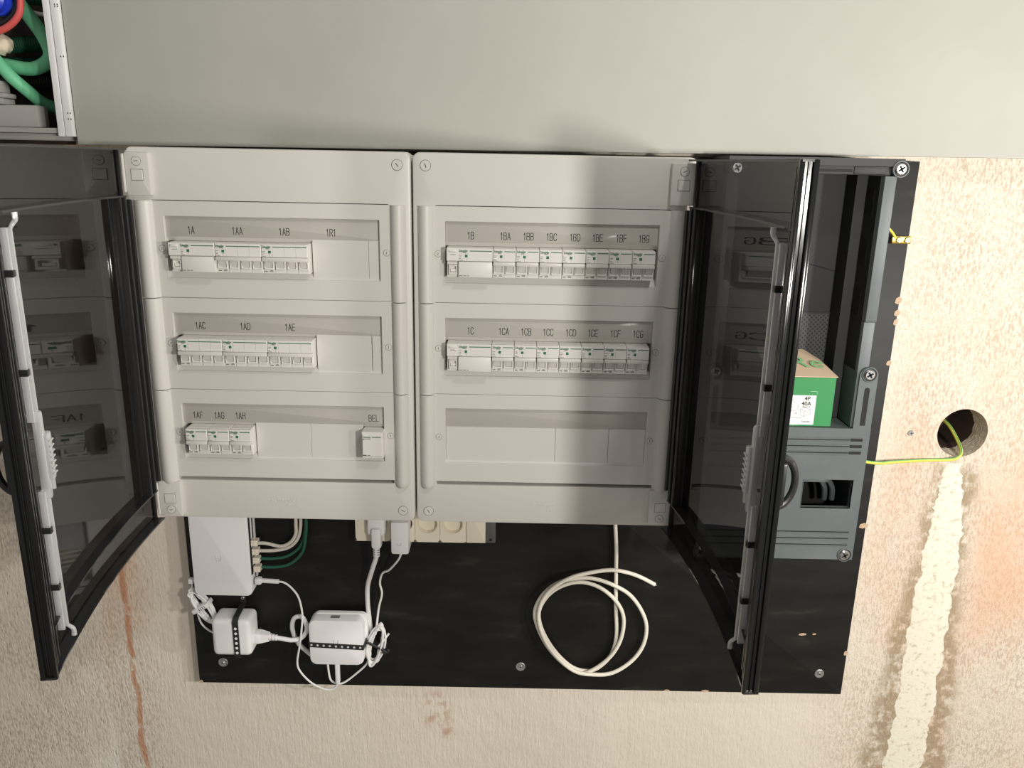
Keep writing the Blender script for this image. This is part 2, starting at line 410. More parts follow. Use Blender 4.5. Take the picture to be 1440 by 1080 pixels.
# ------------------------------------------------------------------ upper grey panel and the open cable compartment
pn = thing('grey_panel', 'wide smooth grey sheet panel above both white enclosures', 'panel', (.4, 0, .636))
MB().prism_y([(-.584,.6285),(1.75,.6405),(1.75,.8880),(-.584,.8760)], -.020, .030).build('panel_sheet', M['panel'], pn, smooth=False)
struct(MB().box(-2.6, 3.0, -3.2, WY, -1.62, -1.6).build('floor', principled('concrete_floor', (.30, .28, .25), .85, bump=(30, .4), var=(6, (.22, .20, .18), .4, .7)), smooth=False))
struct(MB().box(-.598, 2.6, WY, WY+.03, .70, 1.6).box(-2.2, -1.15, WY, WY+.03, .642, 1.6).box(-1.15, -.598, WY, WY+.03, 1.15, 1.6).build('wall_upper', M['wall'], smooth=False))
cc = thing('cable_compartment', 'open cable compartment with white frame in the top left corner', 'cabinet', (-.75, 0, .645))
MB().box(-1.15, -.60, .125, .135, .645, 1.15).build('back_panel', M['compartment'], cc)
MB().box(-.612, -.606, -.012, .13, .655, 1.15).build('side_panel', principled('comp_side', (.20, .19, .175), .6), cc)
pr = slab(-.6125, -.601, -.026, .0, .641, 1.15, .0012, .0008); slab(-.5995, -.5865, -.027, .0, .641, 1.15, .0012, .0008, pr)
pr.box(-.602, -.599, -.0225, .0, .652, 1.15)
prf = pr.build('frame_profile', M['alu'], cc)
for z in (.8455, .8425, .7665, .6775, .668):
    for dx in (.0, .0045): MB().box(-.5925+dx, -.591+dx, -.0274, -.0268, z, z+.0022).build('fixing_mark', M['ink'], prf)
fl = MB(); slab(-1.15, -.612, -.020, .02, .646, .6545, .001, .0008, fl); slab(-1.15, -.600, -.014, .02, .634, .6455, .001, .0008, fl)
fl.build('lower_flange', principled('flange', (.33, .32, .295), .5), cc)
MB().box(-1.15, -.612, -.0, .13, .628, .646).build('floor_panel', M['compartment'], cc)
tb = thing('terminal_box', 'grey beige plastic box low in the cable compartment', 'box', (-.70, .02, .6545))
MB().rbox(-1.10, -.657, .0, .034, .6547, .692, .004).build('box_body', M['grey_box'], tb)
MB().rbox(-.80, -.713, -.002, .034, .6925, .702, .002).rbox(-.80, -.709, .0, .034, .7025, .711, .003).rbox(-.80, -.719, .004, .034, .7115, .731, .002).build('box_lid', M['grey_box'], tb)
def corr(path, r, pitch=.0045):
    pts = [Vector(p) for p in path]; L = [(pts[i+1]-pts[i]).length for i in range(len(pts)-1)]; tot = sum(L); n = int(tot/pitch); out = []
    for q_ in range(n*6+1):
        d = tot*q_/(n*6); k = 0
        while k < len(L)-1 and d > L[k]: d -= L[k]; k += 1
        out.append(pts[k].lerp(pts[k+1], min(1, d/L[k])))
    return MB().tube(out, lambda t: r*(1+.09*math.sin(2*PI*n*t)), 12, smooth=False)
tag(MB().tube([(-.80,.045,1.14),(-.76,.04,1.0),(-0.72,0.036,0.90),(-0.699,0.036,0.874),(-0.684,0.036,0.856),(-0.671,0.036,0.837),(-0.654,0.036,0.812),(-0.643,0.036,0.786),(-0.645,0.036,0.77),(-0.661,0.036,0.758),(-0.683,0.037,0.753),(-0.716,0.038,0.757),(-.80,.046,.77),(-1.12,.05,.80)], .0115, 14).build('green_conduit', M['conduit']),
    'bright green conduit bent in a U-turn beside the white frame', 'conduit')
tag(MB().tube([(-1.12,.015,1.06),(-.94,.01,.94),(-.80,.01,.85),(-0.748,0.01,0.791),(-0.722,0.01,0.763),(-0.701,0.012,0.737),(-0.685,0.03,0.715),(-0.676,0.055,0.698),(-0.66,0.09,0.688)], .0105, 14).build('green_conduit', M['conduit']),
    'bright green straight conduit sloping down into the compartment', 'conduit')
tag(corr([(-1.14,0.085,0.80),(-.95,.085,.79),(-0.80,0.085,0.794),(-0.741,0.085,0.796),(-0.678,0.085,0.801),(-0.625,0.085,0.804)], .0125).build('corrugated_conduit', M['conduit_dark']),
    'dark green corrugated conduit framed by the bright U-turn conduit', 'conduit')
tag(corr([(-1.14,0.095,0.75),(-.95,.095,.757),(-0.80,0.095,0.765),(-0.726,0.095,0.764),(-0.66,0.095,0.766),(-0.625,0.095,0.77)], .0125).build('corrugated_conduit', M['conduit_dark']),
    'dark green corrugated conduit lying below another corrugated conduit', 'conduit')
tag(corr([(-1.14,0.075,0.86),(-.90,.073,.868),(-0.72,0.07,0.873),(-0.67,0.07,0.872),(-0.62,0.07,0.874)], .0115).build('corrugated_conduit', M['conduit_dark']),
    'dark green corrugated conduit at the very top edge of the photo', 'conduit')
tag(corr([(-1.14,0.105,0.72),(-.90,.10,.73),(-0.74,0.10,0.735),(-0.67,0.10,0.737),(-0.625,0.10,0.74)], .0125).build('corrugated_conduit', principled('conduit_black', (.012, .014, .012), .5)),
    'black corrugated conduit crossing behind the sloping green conduit', 'conduit')
tag(MB().tube([(-.70,.03,1.14),(-.672,.01,1.0),(-0.660,0.0,0.90),(-0.661,0.0,0.873),(-0.662,0.0,0.851),(-0.667,0.0,0.835),(-0.681,0.0,0.82),(-0.702,0.0,0.809),(-0.74,0.0,0.799),(-.90,.0,.79),(-1.12,.01,.80)], .0055, 12).build('red_cable', M['red']),
    'thick red cable curving round the blue cap in the top left corner', 'cable')
tag(MB().tube([(-.715,.035,1.14),(-.682,.016,1.0),(-0.667,0.006,0.90),(-0.669,0.006,0.873),(-0.671,0.006,0.851),(-0.676,0.006,0.84),(-0.688,0.006,0.828),(-0.704,0.006,0.82),(-0.74,0.006,0.812),(-.90,.006,.81),(-1.12,.01,.825)], .005, 12).build('black_cable', M['blackp']),
    'black cable tucked inside the curve of the red cable', 'cable')
bc = thing('blue_cap', 'glossy blue round cap in the extreme top left corner', 'cap', (-.705, .0, .86))
MB().cyl((-.705, .02, .858), (0,-1,0), .024, .034, 28, .022, .004).build('cap_body', M['blue'], bc)
MB().cyl((-.705, .012, .858), (0,-1,0), .026, .010, 28).build('cap_rim', M['blue'], bc)
tag(MB().tube([(-0.70,0.05,0.865),(-0.678,0.05,0.849),(-0.665,0.05,0.844),(-0.648,0.05,0.842),(-.615,.05,.842)], .0035, 10).build('white_wire', M['cream_cable']),
    'thin off-white wire crossing behind the green U-turn conduit', 'wire')
lm_ = MB(); bm = bmesh.new(); bmesh.ops.create_icosphere(bm, subdivisions=3, radius=.018)
for v in bm.verts: v.co = Vector((-.722, .028, .792))+v.co*(1+random.uniform(-.14, .14))
bm.verts.index_update(); lm_.add([tuple(v.co) for v in bm.verts], [[v.index for v in f.verts] for f in bm.faces]); bm.free()
tag(lm_.build('foam_lump', M['foam'], ang=60), 'rough cream lump of filler foam at the left edge of the photo', 'foam')

# ------------------------------------------------------------------ mounting board
BX0, BX1, BZ0, BZ1 = -.4745, .8645, -.4455, .6283
bd = thing('mounting_board', 'large black film-faced plywood board fixed to the wall', 'board', (.2, .01, BZ0))
MB().box(BX0+.0003, BX1-.0003, .0008, .019, BZ0+.0003, BZ1).build('plywood_core', M['ply_edge'], bd, smooth=False)
slab(BX0, BX1, 0, .0016, BZ0, BZ1, .0006, .0003).build('film_face', M['board'], bd)
for x, z, sx, sz in ((.8625,.385,.006,.007),(.8630,.362,.005,.006),(.8630,.345,.004,.006),(.862,.268,.005,.005),(.860,-.061,.009,.006),(-.471,-.443,.004,.004),
                     (.58,-.4435,.008,.003),(.5,-.4437,.006,.0025),(.768,-.305,.008,.003),(.792,-.304,.004,.002),(.862,-.347,.004,.006)):
    MB().add([(x-sx,-.0006,z-sz*.6),(x-sx*.2,-.0006,z-sz),(x+sx*.9,-.0006,z-sz*.5),(x+sx,-.0006,z+sz*.6),(x,-.0006,z+sz),(x-sx*.8,-.0006,z+sz*.5)], [(0,1,2,3,4,5)]).build('chipped_spot', M['chip'], bd)
def washer_screw(x, z, label, y=0, r=.0098):
    t = thing('washer_screw', label, 'screw', (x, y, z), 'washer screws in the black board')
    mb = MB(); n = 28
    prof = [(r*.35, 0), (r, 0), (r, .0012), (r*.93, .0016), (r*.45, .0012), (r*.35, .0009)]
    mb.loft([[(x+R*math.cos(2*PI*i/n), y-h, z+R*math.sin(2*PI*i/n)) for i in range(n)] for R, h in prof], caps=False)
    mb.build('washer', M['zinc'], t)
    MB().cyl((x, y-.0006, z), (0,-1,0), r*.44, .0026, 20, r*.34, .0006).build('screw_head', M['steel'], t)
    MB().cyl((x, y-.0030, z), (0,-1,0), r*.15, .0004, 6).build('drive_recess', M['dark'], t)
washer_screw(-.4219, -.3960, 'round washer screw below the white power adapter')
washer_screw(.1938, -.3930, 'round washer screw left of the coiled cream cable')
washer_screw(.8135, -.3965, 'round washer screw in the lower right corner of the black board')

# ------------------------------------------------------------------ white distribution enclosures
YF = -.150                  # front of the covers
PF = -.146                  # front of the row plates
EW, EH = .448, .626
ROWC = [.4580, .3028, .1478]      # centre height of each row of modules
SEAM = [.546, .3905, .2353, .0775]
def screw(parent, x, z, y, r, ang, ring=True):
    o = MB().cyl((x, y+.0005, z), (0,-1,0), r, .0016, 28, r, .0004).build('cover_screw', M['plate'], parent)
    if ring:
        n = 28
        MB().loft([[(x+R*math.cos(2*PI*i/n), y-.0003, z+R*math.sin(2*PI*i/n)) for i in range(n)] for R in (r*.98, r*1.10)], caps=False).build('screw_seat', M['print'], o)
    c, s_ = math.cos(ang), math.sin(ang); L, W = r*.42, r*.07
    pts = [(x+c*a-s_*b_, y-.0013, z+s_*a+c*b_) for a, b_ in ((-L,-W),(L,-W),(L,W),(-L,W))]
    MB().add(pts, [(0,1,2,3)]).build('screw_slot', M['ink'], o)
def ridge_profile(x0, x1, yb, h, n=9, skew=0.0):
    pts = [(x0, yb+.006)]
    for i in range(n+1):
        t = i/n; pts.append((x0+(x1-x0)*t, yb-h*math.sin(PI*t)**.62))
    pts.append((x1, yb+.006)); return pts
def enclosure(sgn, label, embx):
    # sgn -1: left unit, hinge on its left side ; +1: right unit, hinge on its right side
    X = (lambda a: sgn*a)
    def xr(a, b_): return (min(X(a), X(b_)), max(X(a), X(b_)))
    xi, xo = .0016, EW
    t = thing('distribution_enclosure', label, 'enclosure', (X(EW/2), -.08, 0))
    a0, a1 = xr(.004, xo-.004)
    ringplate((a0, a1, .004, EH-.004), (a0+.004, a1-.004, .008, EH-.008), -.118, -.0006, .010, .008).build('body', M['white'], t)
    a0, a1 = xr(xi, xo)
    i0, i1 = xr(.0365, .4115)
    cv = MB(); cv.loft([rrect(a0,a1,0,EH,.012,-.105,6), rrect(a0,a1,0,EH,.012,YF+.004,6), rrect(a0,a1,0,EH,.012,YF+.0012,6,.0012), rrect(a0,a1,0,EH,.012,YF,6,.004),
             rrect(i0,i1,SEAM[3]-.006,SEAM[0],.002,YF,6), rrect(i0,i1,SEAM[3]-.006,SEAM[0],.002,-.105,6)], closed=True)
    cv.build('cover', M['white'], t)
    # row plates with their windows, side ridges, label strips and blanks
    for k in range(3):
        zt, zb = SEAM[k], SEAM[k+1]
        p0, p1 = xr(.0330, .4150); w0, w1 = xr(.0525, .3940)
        wt, wb_ = zt-.0253, zt-.1228
        pl = ringplate((p0, p1, zb+.0002, zt-(.0012 if k == 0 else .0003)), (w0, w1, wb_, wt), PF-.0045, -.112, .0012, .0008, .0018)
        plate = pl.build('row_plate', M['plate'], t)
        for (u, v_) in ((.0095, .0345), (.4095, .4390)):
            r0, r1 = xr(u, v_)
            zlo = zb+.0004 if k < 2 else zb-.0115
            mb = MB(); poly = ridge_profile(r0, r1, YF+.0, .0115)
            if k == 2:
                mid = (r0+r1)/2
                sq = [(mid+(x-mid)*.82, y+(.003 if y < YF else 0)) for x, y in poly]
                mb.loft([[(x,y,zt-.0012) for x,y in poly], [(x,y,zlo+.010) for x,y in poly], [(mid+(x-mid)*.95,y+.001,zlo+.003) for x,y in poly], [(x,y,zlo) for x,y in sq]])
            else: mb.prism(poly, zlo, zt-.0012)
            mb.build('side_ridge', M['plate'], plate)
        # label strip with clear cover
        ls = slab(w0+.0004, w1-.0004, PF+.0005, PF+.004, wt-.0318, wt-.0004, .0005, .0003).build('label_strip', M['label'], t)
        for lab, lx in LABELS[sgn][k]:
            stroke_text(lab, .0112, (lx, PF+.0003, wt-.0215), M['ink'], ls)
        # ledges above and below the modules
        lt, lb = wt-.0318, ROWC[k]+.0240
        led = MB(); led.add([(w0,PF-.001,lt),(w1,PF-.001,lt),(w1,PF+.006,lb),(w0,PF+.006,lb),(w0,PF+.010,lt),(w1,PF+.010,lt),(w1,PF+.010,lb),(w0,PF+.010,lb)],
                    [(0,1,2,3),(4,7,6,5),(0,4,5,1),(3,2,6,7),(0,3,7,4),(1,5,6,2)])
        zl = ROWC[k]-.0240
        led.add([(w0,PF-.0015,wb_),(w1,PF-.0015,wb_),(w1,PF+.006,zl),(w0,PF+.006,zl),(w0,PF+.010,wb_),(w1,PF+.010,wb_),(w1,PF+.010,zl),(w0,PF+.010,zl)],
                    [(0,3,2,1),(4,5,6,7),(0,1,5,4),(3,7,6,2),(0,4,7,3),(1,2,6,5)])
        led.build('window_ledge', M['plate'], t)
        for b0, b1 in BLANKS[sgn][k]:
            if lab_full(b0, b1): MB().rbox(b0, b1, PF+.0015, PF+.006, wb_+.0008, wt-.0322, .0006, 1).build('blanking_strip', M['plate'], t)
            else: MB().rbox(b0, b1, PF+.0005, PF+.0105, wb_+.0008, lt-.0008, .0006, 1).build('blanking_strip', M['plate'], t)
        MB().box(w0-.001, w1+.001, -.1115, -.1105, wb_-.001, wt+.001).build('inner_shield', M['dark'], t)
        for xx, an in ((.0412, 1.5), (.4008, 1.35)):
            screw(plate, X(xx), ROWC[k]+.0115, PF-.0045, .0050, an+random.uniform(-.35, .35))
    for z, an in ((EH-.0200, -.9 if sgn < 0 else 1.85), (.0210, -.55 if sgn < 0 else -1.1)):
        screw(t, X(.0222), z, YF, .0080, an)
    # hinge plates on the outer side
    for k, (z0, z1) in enumerate(((.5525, .6175), (.0055, .0705))):
        h0, h1 = xr(.4060, .4440)
        hp = slab(h0, h1, YF-.0085, YF, z0, z1, .0025, .0016).build('hinge_plate', M['plate'], t)
        zc = z1-.013 if k == 0 else z0+.013
        screw(hp, X(.4255), zc, YF-.0085, .0068, .1 if sgn < 0 else (.45 if k == 0 else -.6))
        zk = z1-.034 if k == 0 else z0+.034
        c0, c1 = xr(.4165, .4345)
        MB().box(c0-.0007, c1+.0007, YF-.0088, YF-.008, zk-.0088, zk+.0088).build('clip_gap', M['print'], hp)
        cl = MB().rbox(c0, c1, YF-.0100, YF-.008, zk-.008, zk+.008, .0006, 1).build('hinge_clip', M['plate'], hp)
        e0, e1 = xr(.4445, .4478)
        MB().rbox(e0, e1, YF-.011, YF, z0+.004, z1-.002, .0012).build('hinge_pin', M['plate'], t)
    text('Schneider', .0125, M['white'], (embx, YF, .0365), t, 'embossed_lettering', sx=.95, ext=.0006)
    text('Electric', .0070, M['white'], (embx+.014, YF, .0265), t, 'embossed_lettering', sx=.95, ext=.0005)
    return t
def lab_full(b0, b1): return False
PIT = .0184
LX0, RX0 = -.3838, .0560
def mods(x0, n): return x0+n*PIT
LABELS = {-1: [[('1A',-.354),('1AA',-.280),('1AB',-.205),('1R1',-.130)], [('1AC',-.352),('1AD',-.278),('1AE',-.204)], [('1AF',-.369),('1AG',-.333),('1AH',-.297),('BEL',-.070)]],
           1: [[(s, x) for s, x in zip(('1B','1BA','1BB','1BC','1BD','1BE','1BF','1BG'), (.0935,.149,.186,.223,.2605,.297,.335,.371))],
               [(s, x) for s, x in zip(('1C','1CA','1CB','1CC','1CD','1CE','1CF','1CG'), (.094,.149,.186,.2225,.260,.2965,.334,.371))], []]}
BLANKS = {-1: [[(-.1615,-.0715),(-.0711,-.0529)], [(-.1615,-.0705),(-.0695,-.0529)], [(-.2720,-.1790),(-.1786,-.0892)]],
           1: [[], [], [(.0529,.2398),(.2402,.3310),(.3314,.3936)]]}
enclosure(-1, 'white distribution enclosure with three part-filled breaker rows, 1A to BEL', -.229)
enclosure(1, 'white distribution enclosure with rows 1B and 1C full and bottom row blank', .226)

# ------------------------------------------------------------------ breakers (each one clips in by itself)
BY = -.112      # rear of visible body
def print_bar(mb, x, z, w_, h, y): mb.box(x, x+w_, y-.0001, y+.0002, z, z+h)
def breaker_proto(nm, n, kind, loc, label, cat, group):
    Wd = n*PIT
    t = thing(nm, label, cat, loc, group); WLOC[t.name] = Vector((0, 0, 0))
    gap = .0003
    yf = -.0585      # local y of front face (world about -.1705)
    if kind == 'bell':
        b = MB().rbox(gap, Wd-gap, -.056, 0, -.0235, .0232, .0008, 1).build('body', M['device'], t)
        fr = MB().rbox(.0015, Wd-.0015, -.0585, -.055, -.0195, .0195, .0012, 1).build('front_cap', M['device'], t)
        text('Schneider', .0052, M['green_ink'], (.0100, -.0588, .0150), fr, 'printed_name', sx=.62, local=True)
        mb = MB(); print_bar(mb, .0185, .0146, .0145, .0013, -.0587); mb.build('green_line', M['green_ink'], fr)
        mb = MB(); print_bar(mb, .0025, .0105, .003, .0012, -.0587); print_bar(mb, .0068, .0108, .009, .0006, -.0587)
        print_bar(mb, .0025, -.0180, .006, .0014, -.0587); print_bar(mb, .0105, -.0180, .004, .001, -.0587); mb.build('small_print', M['ink'], fr)
        return t
    # upper label face and lower toggle deck
    MB().rbox(gap, Wd-gap, -.050, 0, -.0236, .0236, .0006, 1).build('body', M['device'], t)
    off = PIT if kind == 'rcd' else 0.0
    fa = MB().rbox(gap+off*.0, Wd-gap, yf, -.0495, .0030, .0233, .0008, 1).build('label_face', M['device'], t)
    x0 = off+.0014
    text('Schneider', .0058, M['green_ink'], (x0+.0072, yf-.0003, .0192), fa, 'printed_name', sx=.60, local=True, bold=.00008)
    text('Electric', .0026, M['green_ink'], (x0+.0092, yf-.0003, .0166), fa, 'printed_name', sx=.7, local=True)
    mb = MB(); print_bar(mb, x0+.0172, .0186, Wd-x0-.0186, .0013, yf-.0002); mb.build('green_line', M['green_ink'], fa)
    mb = MB(); print_bar(mb, x0+.0098, .0092, .0042, .0042, yf-.0002); mb.build('green_square', M['green_ink'], fa)
    mb = MB()
    for i, L in enumerate((.0048, .0038, .0030, .0062)): print_bar(mb, x0+.0002, .0120-i*.0026, L, .0007, yf-.0002)
    print_bar(mb, x0+.0122, .0042, .0003, .0044, yf-.0002); mb.build('small_print', M['print'], fa)
    if n == 4 and kind != 'rcd':
        mb = MB()
        for i in (1, 2, 3): print_bar(mb, i*PIT-.00015, .0035, .0003, .0195, yf-.0002)
        mb.build('pole_joint', M['logo'], fa)
    elif n == 2:
        mb = MB(); print_bar(mb, PIT-.00012, .0035, .00024, .0195, yf-.0002); mb.build('pole_joint', M['logo'], fa)
    if kind == 'rcd':
        MB().rbox(PIT+.0006, Wd-.0006, -.0570, -.0495, -.0232, .0024, .0016, 2).build('lower_cover', M['device'], t)
        mb = MB()
        print_bar(mb, PIT+.002, -.0208, .0055, .0011, -.0572); print_bar(mb, PIT+.009, -.0208, .0045, .0011, -.0572); print_bar(mb, PIT+.015, -.0208, .003, .0011, -.0572)
        mb.build('small_print', M['print'], t)
        MB().rbox(.004, .0155, yf-.0022, yf+.001, .0172, .0208, .0012).build('test_button', M['device'], t)
        mb = MB(); print_bar(mb, .006, .0128, .009, .0008, yf-.0002); mb.build('small_print', M['print'], t)
        MB().rbox(.0010, PIT-.0008, -.0560, -.0495, -.0026, .0024, .0008, 1).build('toggle_bar', M['device2'], t)
        ringplate((.0035, PIT-.0012, -.0200, -.0030), (.0055, PIT-.0035, -.0150, -.0060), -.0545, -.0495, .0008, .0006).build('toggle_frame', M['device2'], t)
        MB().rbox(.0060, PIT-.0040, -.0535, -.0495, -.0145, -.0100, .0008, 1).build('toggle', M['device'], t)
        return t
    step = PIT*n if n == 2 else PIT*4
    tb_ = MB().rbox(.0008, Wd-.0008, -.0610, -.0495, -.0036, .0026, .0012, 2).build('toggle_bar', M['device2'], t)
    for i in range(n):
        a = i*PIT
        ringplate((a+.0016, a+PIT-.0016, -.0172, -.0042), (a+.0036, a+PIT-.0034, -.0146, -.0052), -.0532, -.0495, .0010, .0006).build('toggle_frame', M['device'], t)
        MB().add([(a+.0046,-.0500,-.0140),(a+PIT-.0044,-.0500,-.0140),(a+PIT-.0044,-.0500,-.0050),(a+.0046,-.0500,-.0050),
                  (a+.0040,-.0520,-.0140),(a+PIT-.0038,-.0520,-.0140),(a+PIT-.0038,-.0545,-.0050),(a+.0040,-.0545,-.0050)],
                 [(0,1,2,3),(4,7,6,5),(0,4,5,1),(1,5,6,2),(2,6,7,3),(3,7,4,0)]).build('toggle', M['device2'], t)
    mb = MB(); yb = -.0502
    print_bar(mb, .0018, -.0212, .0046, .0015, yb); print_bar(mb, .0095, -.0212, .0060, .0012, yb); print_bar(mb, .0105, -.0194, .0044, .0009, yb)
    mb.build('small_print', M['print'], t)
    mb = MB()
    for i in range(1, n): mb.box(i*PIT-.0002, i*PIT+.0002, yb, yb+.0004, -.0232, -.0045)
    mb.build('pole_joint', M['print'], t)
    return t
protos = {}
def place(nm, n, kind, x, row, label, cat, group):
    loc = (x, BY, ROWC[row])
    if (n, kind) not in protos: protos[(n, kind)] = breaker_proto(nm, n, kind, loc, label, cat, group); return
    dup(protos[(n, kind)], loc, label, group)
G4, G2, GR = 'four-pole breakers', 'two-pole breakers', 'residual current breakers'
place('residual_current_breaker', 4, 'rcd', LX0, 0, 'white residual current breaker under the marking 1A', 'breaker', GR)
for i, s in enumerate(('1AA', '1AB')): place('circuit_breaker', 4, 'mcb', mods(LX0, 4+4*i), 0, 'white four-pole circuit breaker under the marking '+s, 'breaker', G4)
for i, s in enumerate(('1AC', '1AD', '1AE')): place('circuit_breaker', 4, 'mcb', mods(LX0, 4*i), 1, 'white four-pole circuit breaker under the marking '+s, 'breaker', G4)
for i, s in enumerate(('1AF', '1AG', '1AH')): place('circuit_breaker', 2, 'mcb', mods(LX0, 2*i), 2, 'white two-pole circuit breaker under the marking '+s, 'breaker', G2)
place('bell_module', 2, 'bell', -.0880, 2, 'plain white module under the marking BEL', 'module', None)
for row, c in ((0, 'B'), (1, 'C')):
    place('residual_current_breaker', 4, 'rcd', RX0, row, 'white residual current breaker under the marking 1'+c, 'breaker', GR)
    for i in range(7): place('circuit_breaker', 2, 'mcb', mods(RX0, 4+2*i), row, 'white two-pole circuit breaker under the marking 1'+c+'ABCDEFG'[i], 'breaker', G2)

# ------------------------------------------------------------------ smoked doors
def door(sgn, hx, hy, ang, label):
    # u from the hinge to the free edge, n outwards, z up
    du = Vector((math.sin(ang)*1.0, -math.cos(ang), 0)) if sgn < 0 else Vector((math.sin(ang), -math.cos(ang), 0))
    dn = Vector((-math.cos(ang), -math.sin(ang), 0)) if sgn < 0 else Vector((math.cos(ang), math.sin(ang), 0))
    W_, D_ = .456, .018
    Z0, Z1 = .002, .623
    def sag(u): t = min(max(u/W_, 0), 1); return .014*4*t*(1-t)
    O = Vector((hx, hy, 0))
    def f(u, n, z): p = O+du*u+dn*(n+sag(u)); return (p.x, p.y, z)
    t = thing('smoked_door', label, 'door', (hx, hy, 0))
    K = 28; us = [W_*i/K for i in range(K+1)]
    # curved pane
    def sheet(n0, n1, z0, z1, u0=0, u1=W_, k=K):
        mb = MB(f); L = []
        uu = [u0+(u1-u0)*i/k for i in range(k+1)]
        mb.loft([[(u,n0,z0),(u,n1,z0),(u,n1,z1),(u,n0,z1)] for u in uu]); return mb
    pane = sheet(D_-.0025, D_, Z0+.001, Z1-.001, .002, W_-.002).build('pane', M['smoke'], t)
    sheet(.0, D_+.0004, Z0, Z0+.0028).build('bottom_rim', M['smoke_dark'], t)
    sheet(.0, D_+.0004, Z1-.0028, Z1).build('top_rim', M['smoke_dark'], t)
    sheet(.0015, D_-.003, .0585, .0612, .012, W_-.012).build('cross_rib', M['smoke_dark'], t)
    sheet(.0015, D_-.003, .5500, .5527, .012, W_-.012).build('cross_rib', M['smoke_dark'], t)
    # free edge: rounded lip with two ribs
    fr_ = MB(f).rbox(W_-.004, W_+.0005, .0118, D_, Z0, Z1, .0012).rbox(W_-.004, W_-.0028, .002, .0125, Z0, Z1, .0004, 1).rbox(W_-.006, W_-.0002, -.002, .0032, Z0, Z1, .0012)
    fr_.rbox(W_-.004, W_-.0012, .0066, .0082, Z0, Z1, .0005, 1).build('free_rim', M['smoke_rim'], t)
    MB(f).rbox(W_-.018, W_-.013, .0, D_-.003, Z0+.012, Z1-.008, .0012).build('edge_rib', M['smoke_rim'], t)
    MB(f).rbox(W_-.036, W_-.031, .003, D_-.003, Z0+.012, Z1-.008, .0012).build('edge_rib', M['smoke_dark'], t)
    MB(f).rbox(W_-.046, W_-.020, .006, D_-.003, .200, .340, .002).build('latch_base', M['blackp'], t)
    MB(f).rbox(W_-.030, W_-.0045, D_-.0036, D_-.0028, Z0+.004, Z1-.004, .0002, 1).build('edge_band', M['smoke_dark'], t)
    # hinge side
    MB(f).rbox(.0, .0035, .0112, D_, Z0, Z1, .0012).build('hinge_rim', M['smoke_dark'], t)
    MB(f).rbox(-.001, .003, .0, D_, .073, .546, .001).build('hinge_rib', M['smoke_dark'], t)
    for u, wd in ((.016, .004), (.034, .003)): MB(f).rbox(u, u+wd, .0005, D_-.003, .060, .551, .001).build('hinge_rib', M['smoke_dark'], t)
    MB(f).rbox(.004, .046, D_-.0034, D_-.0028, .060, .551, .0001, 1).build('seal_band', M['blackp'], t)
    # clear latch rods and ridged slider
    ur = W_-.060
    for z0, z1, e in ((.040, .226, -1), (.312, .535, 1)):
        rod = MB(f).rbox(ur, ur+.0045, -.0035, .004, z0, z1, .0012); rod.rbox(ur+.0085, ur+.0125, -.0015, .007, z0, z1, .0012); rod.rbox(ur+.003, ur+.010, .003, .006, z0, z1, .0008, 1)
        r_ = rod.build('latch_rod', M['clear'], t)
        zz = z0 if e < 0 else z1
        MB(f).tube([(ur+.003, 0, zz-e*.004), (ur-.002, -.003, zz+e*.003), (ur-.0035, -.006, zz+e*.008), (ur-.0035, -.006, zz+e*.016)], lambda s_: .0022+.0012*s_, 10, 4).build('rod_hook', M['clear'], r_)
        for zj in (z0+.06, z1-.05):
            MB(f).rbox(ur+.007, ur+.0145, -.003, .008, zj-.004, zj+.004, .001, 1).build('rod_guide', M['smoke_dark'], r_)
    sl_ = MB(f).rbox(ur-.006, ur+.006, -.012, .002, .238, .298, .003).rbox(ur-.002, ur+.008, -.007, .005, .214, .325, .004).rbox(ur-.009, ur-.004, -.0085, -.001, .222, .292, .002)
    sl = sl_.build('latch_slider', M['clear'], t)
    for k in range(7): MB(f).rbox(ur-.005, ur+.007, -.0138, -.0115, .2455+k*.0068, .2480+k*.0068, .0007, 1).build('grip_ridge', M['clear'], sl)
    # pull handle on the outer face
    hz = .268
    hpts = []
    for i in range(13):
        a = -PI/2+PI*i/12; hpts.append((W_-.020-.004*math.cos(a), D_+.001+.020*math.cos(a), hz+.030*math.sin(a)))
    MB(f).tube(hpts, .0045, 12, 3).build('pull_handle', M['blackp'], t)
    MB(f).rbox(W_-.032, W_-.010, D_-.001, D_+.007, hz-.026, hz+.026, .003).build('handle_base', M['blackp'], t)
    return t
door(-1, -.4372, -.1605, .1290, 'open smoked clear door hinged on the left white enclosure')
door(1, .4300, -.1605, .0410, 'open smoked clear door hinged on the right white enclosure')

# ------------------------------------------------------------------ open dark grey meter housing
MF = -.120
mx0, mx1 = .503, .790
mh = thing('meter_housing', 'open dark grey plastic meter housing right of the white enclosures', 'housing', (.646, -.06, -.073))
MB().box(mx0+.006, .765, -.016, -.001, .15, .630).build('back_plate', M['module_in'], mh)
MB().box(.520, .752, -.0166, -.0160, .18, .3615).build('perforated_plate', M['perf'], mh)
MB().box(.52, .752, -.0185, -.016, .3615, .3640).build('back_step', M['module_in'], mh)
for a in ((.560,.475,.700,.44),):
    MB().add([(.59,-.0165,.475),(.742,-.0165,.437),(.742,-.0165,.435),(.59,-.0165,.473)], [(0,1,2,3)]).build('back_crease', M['dark'], mh)
tf = MB(); tf.box(mx0, .783, MF, -.001, .6185, .6305); tf.rbox(mx0+.004, .765, MF+.004, MF+.05, .6045, .6195, .002)
tff = tf.build('top_frame', M['module_in'], mh)
MB().box(.55, .703, MF-.0004+.004, MF+.006, .6085, .6135).build('slot', M['dark'], tff)
MB().rbox(.7045, .7565, MF+.0025, MF+.02, .6055, .6185, .0015).build('latch_block', M['module_in'], tff)
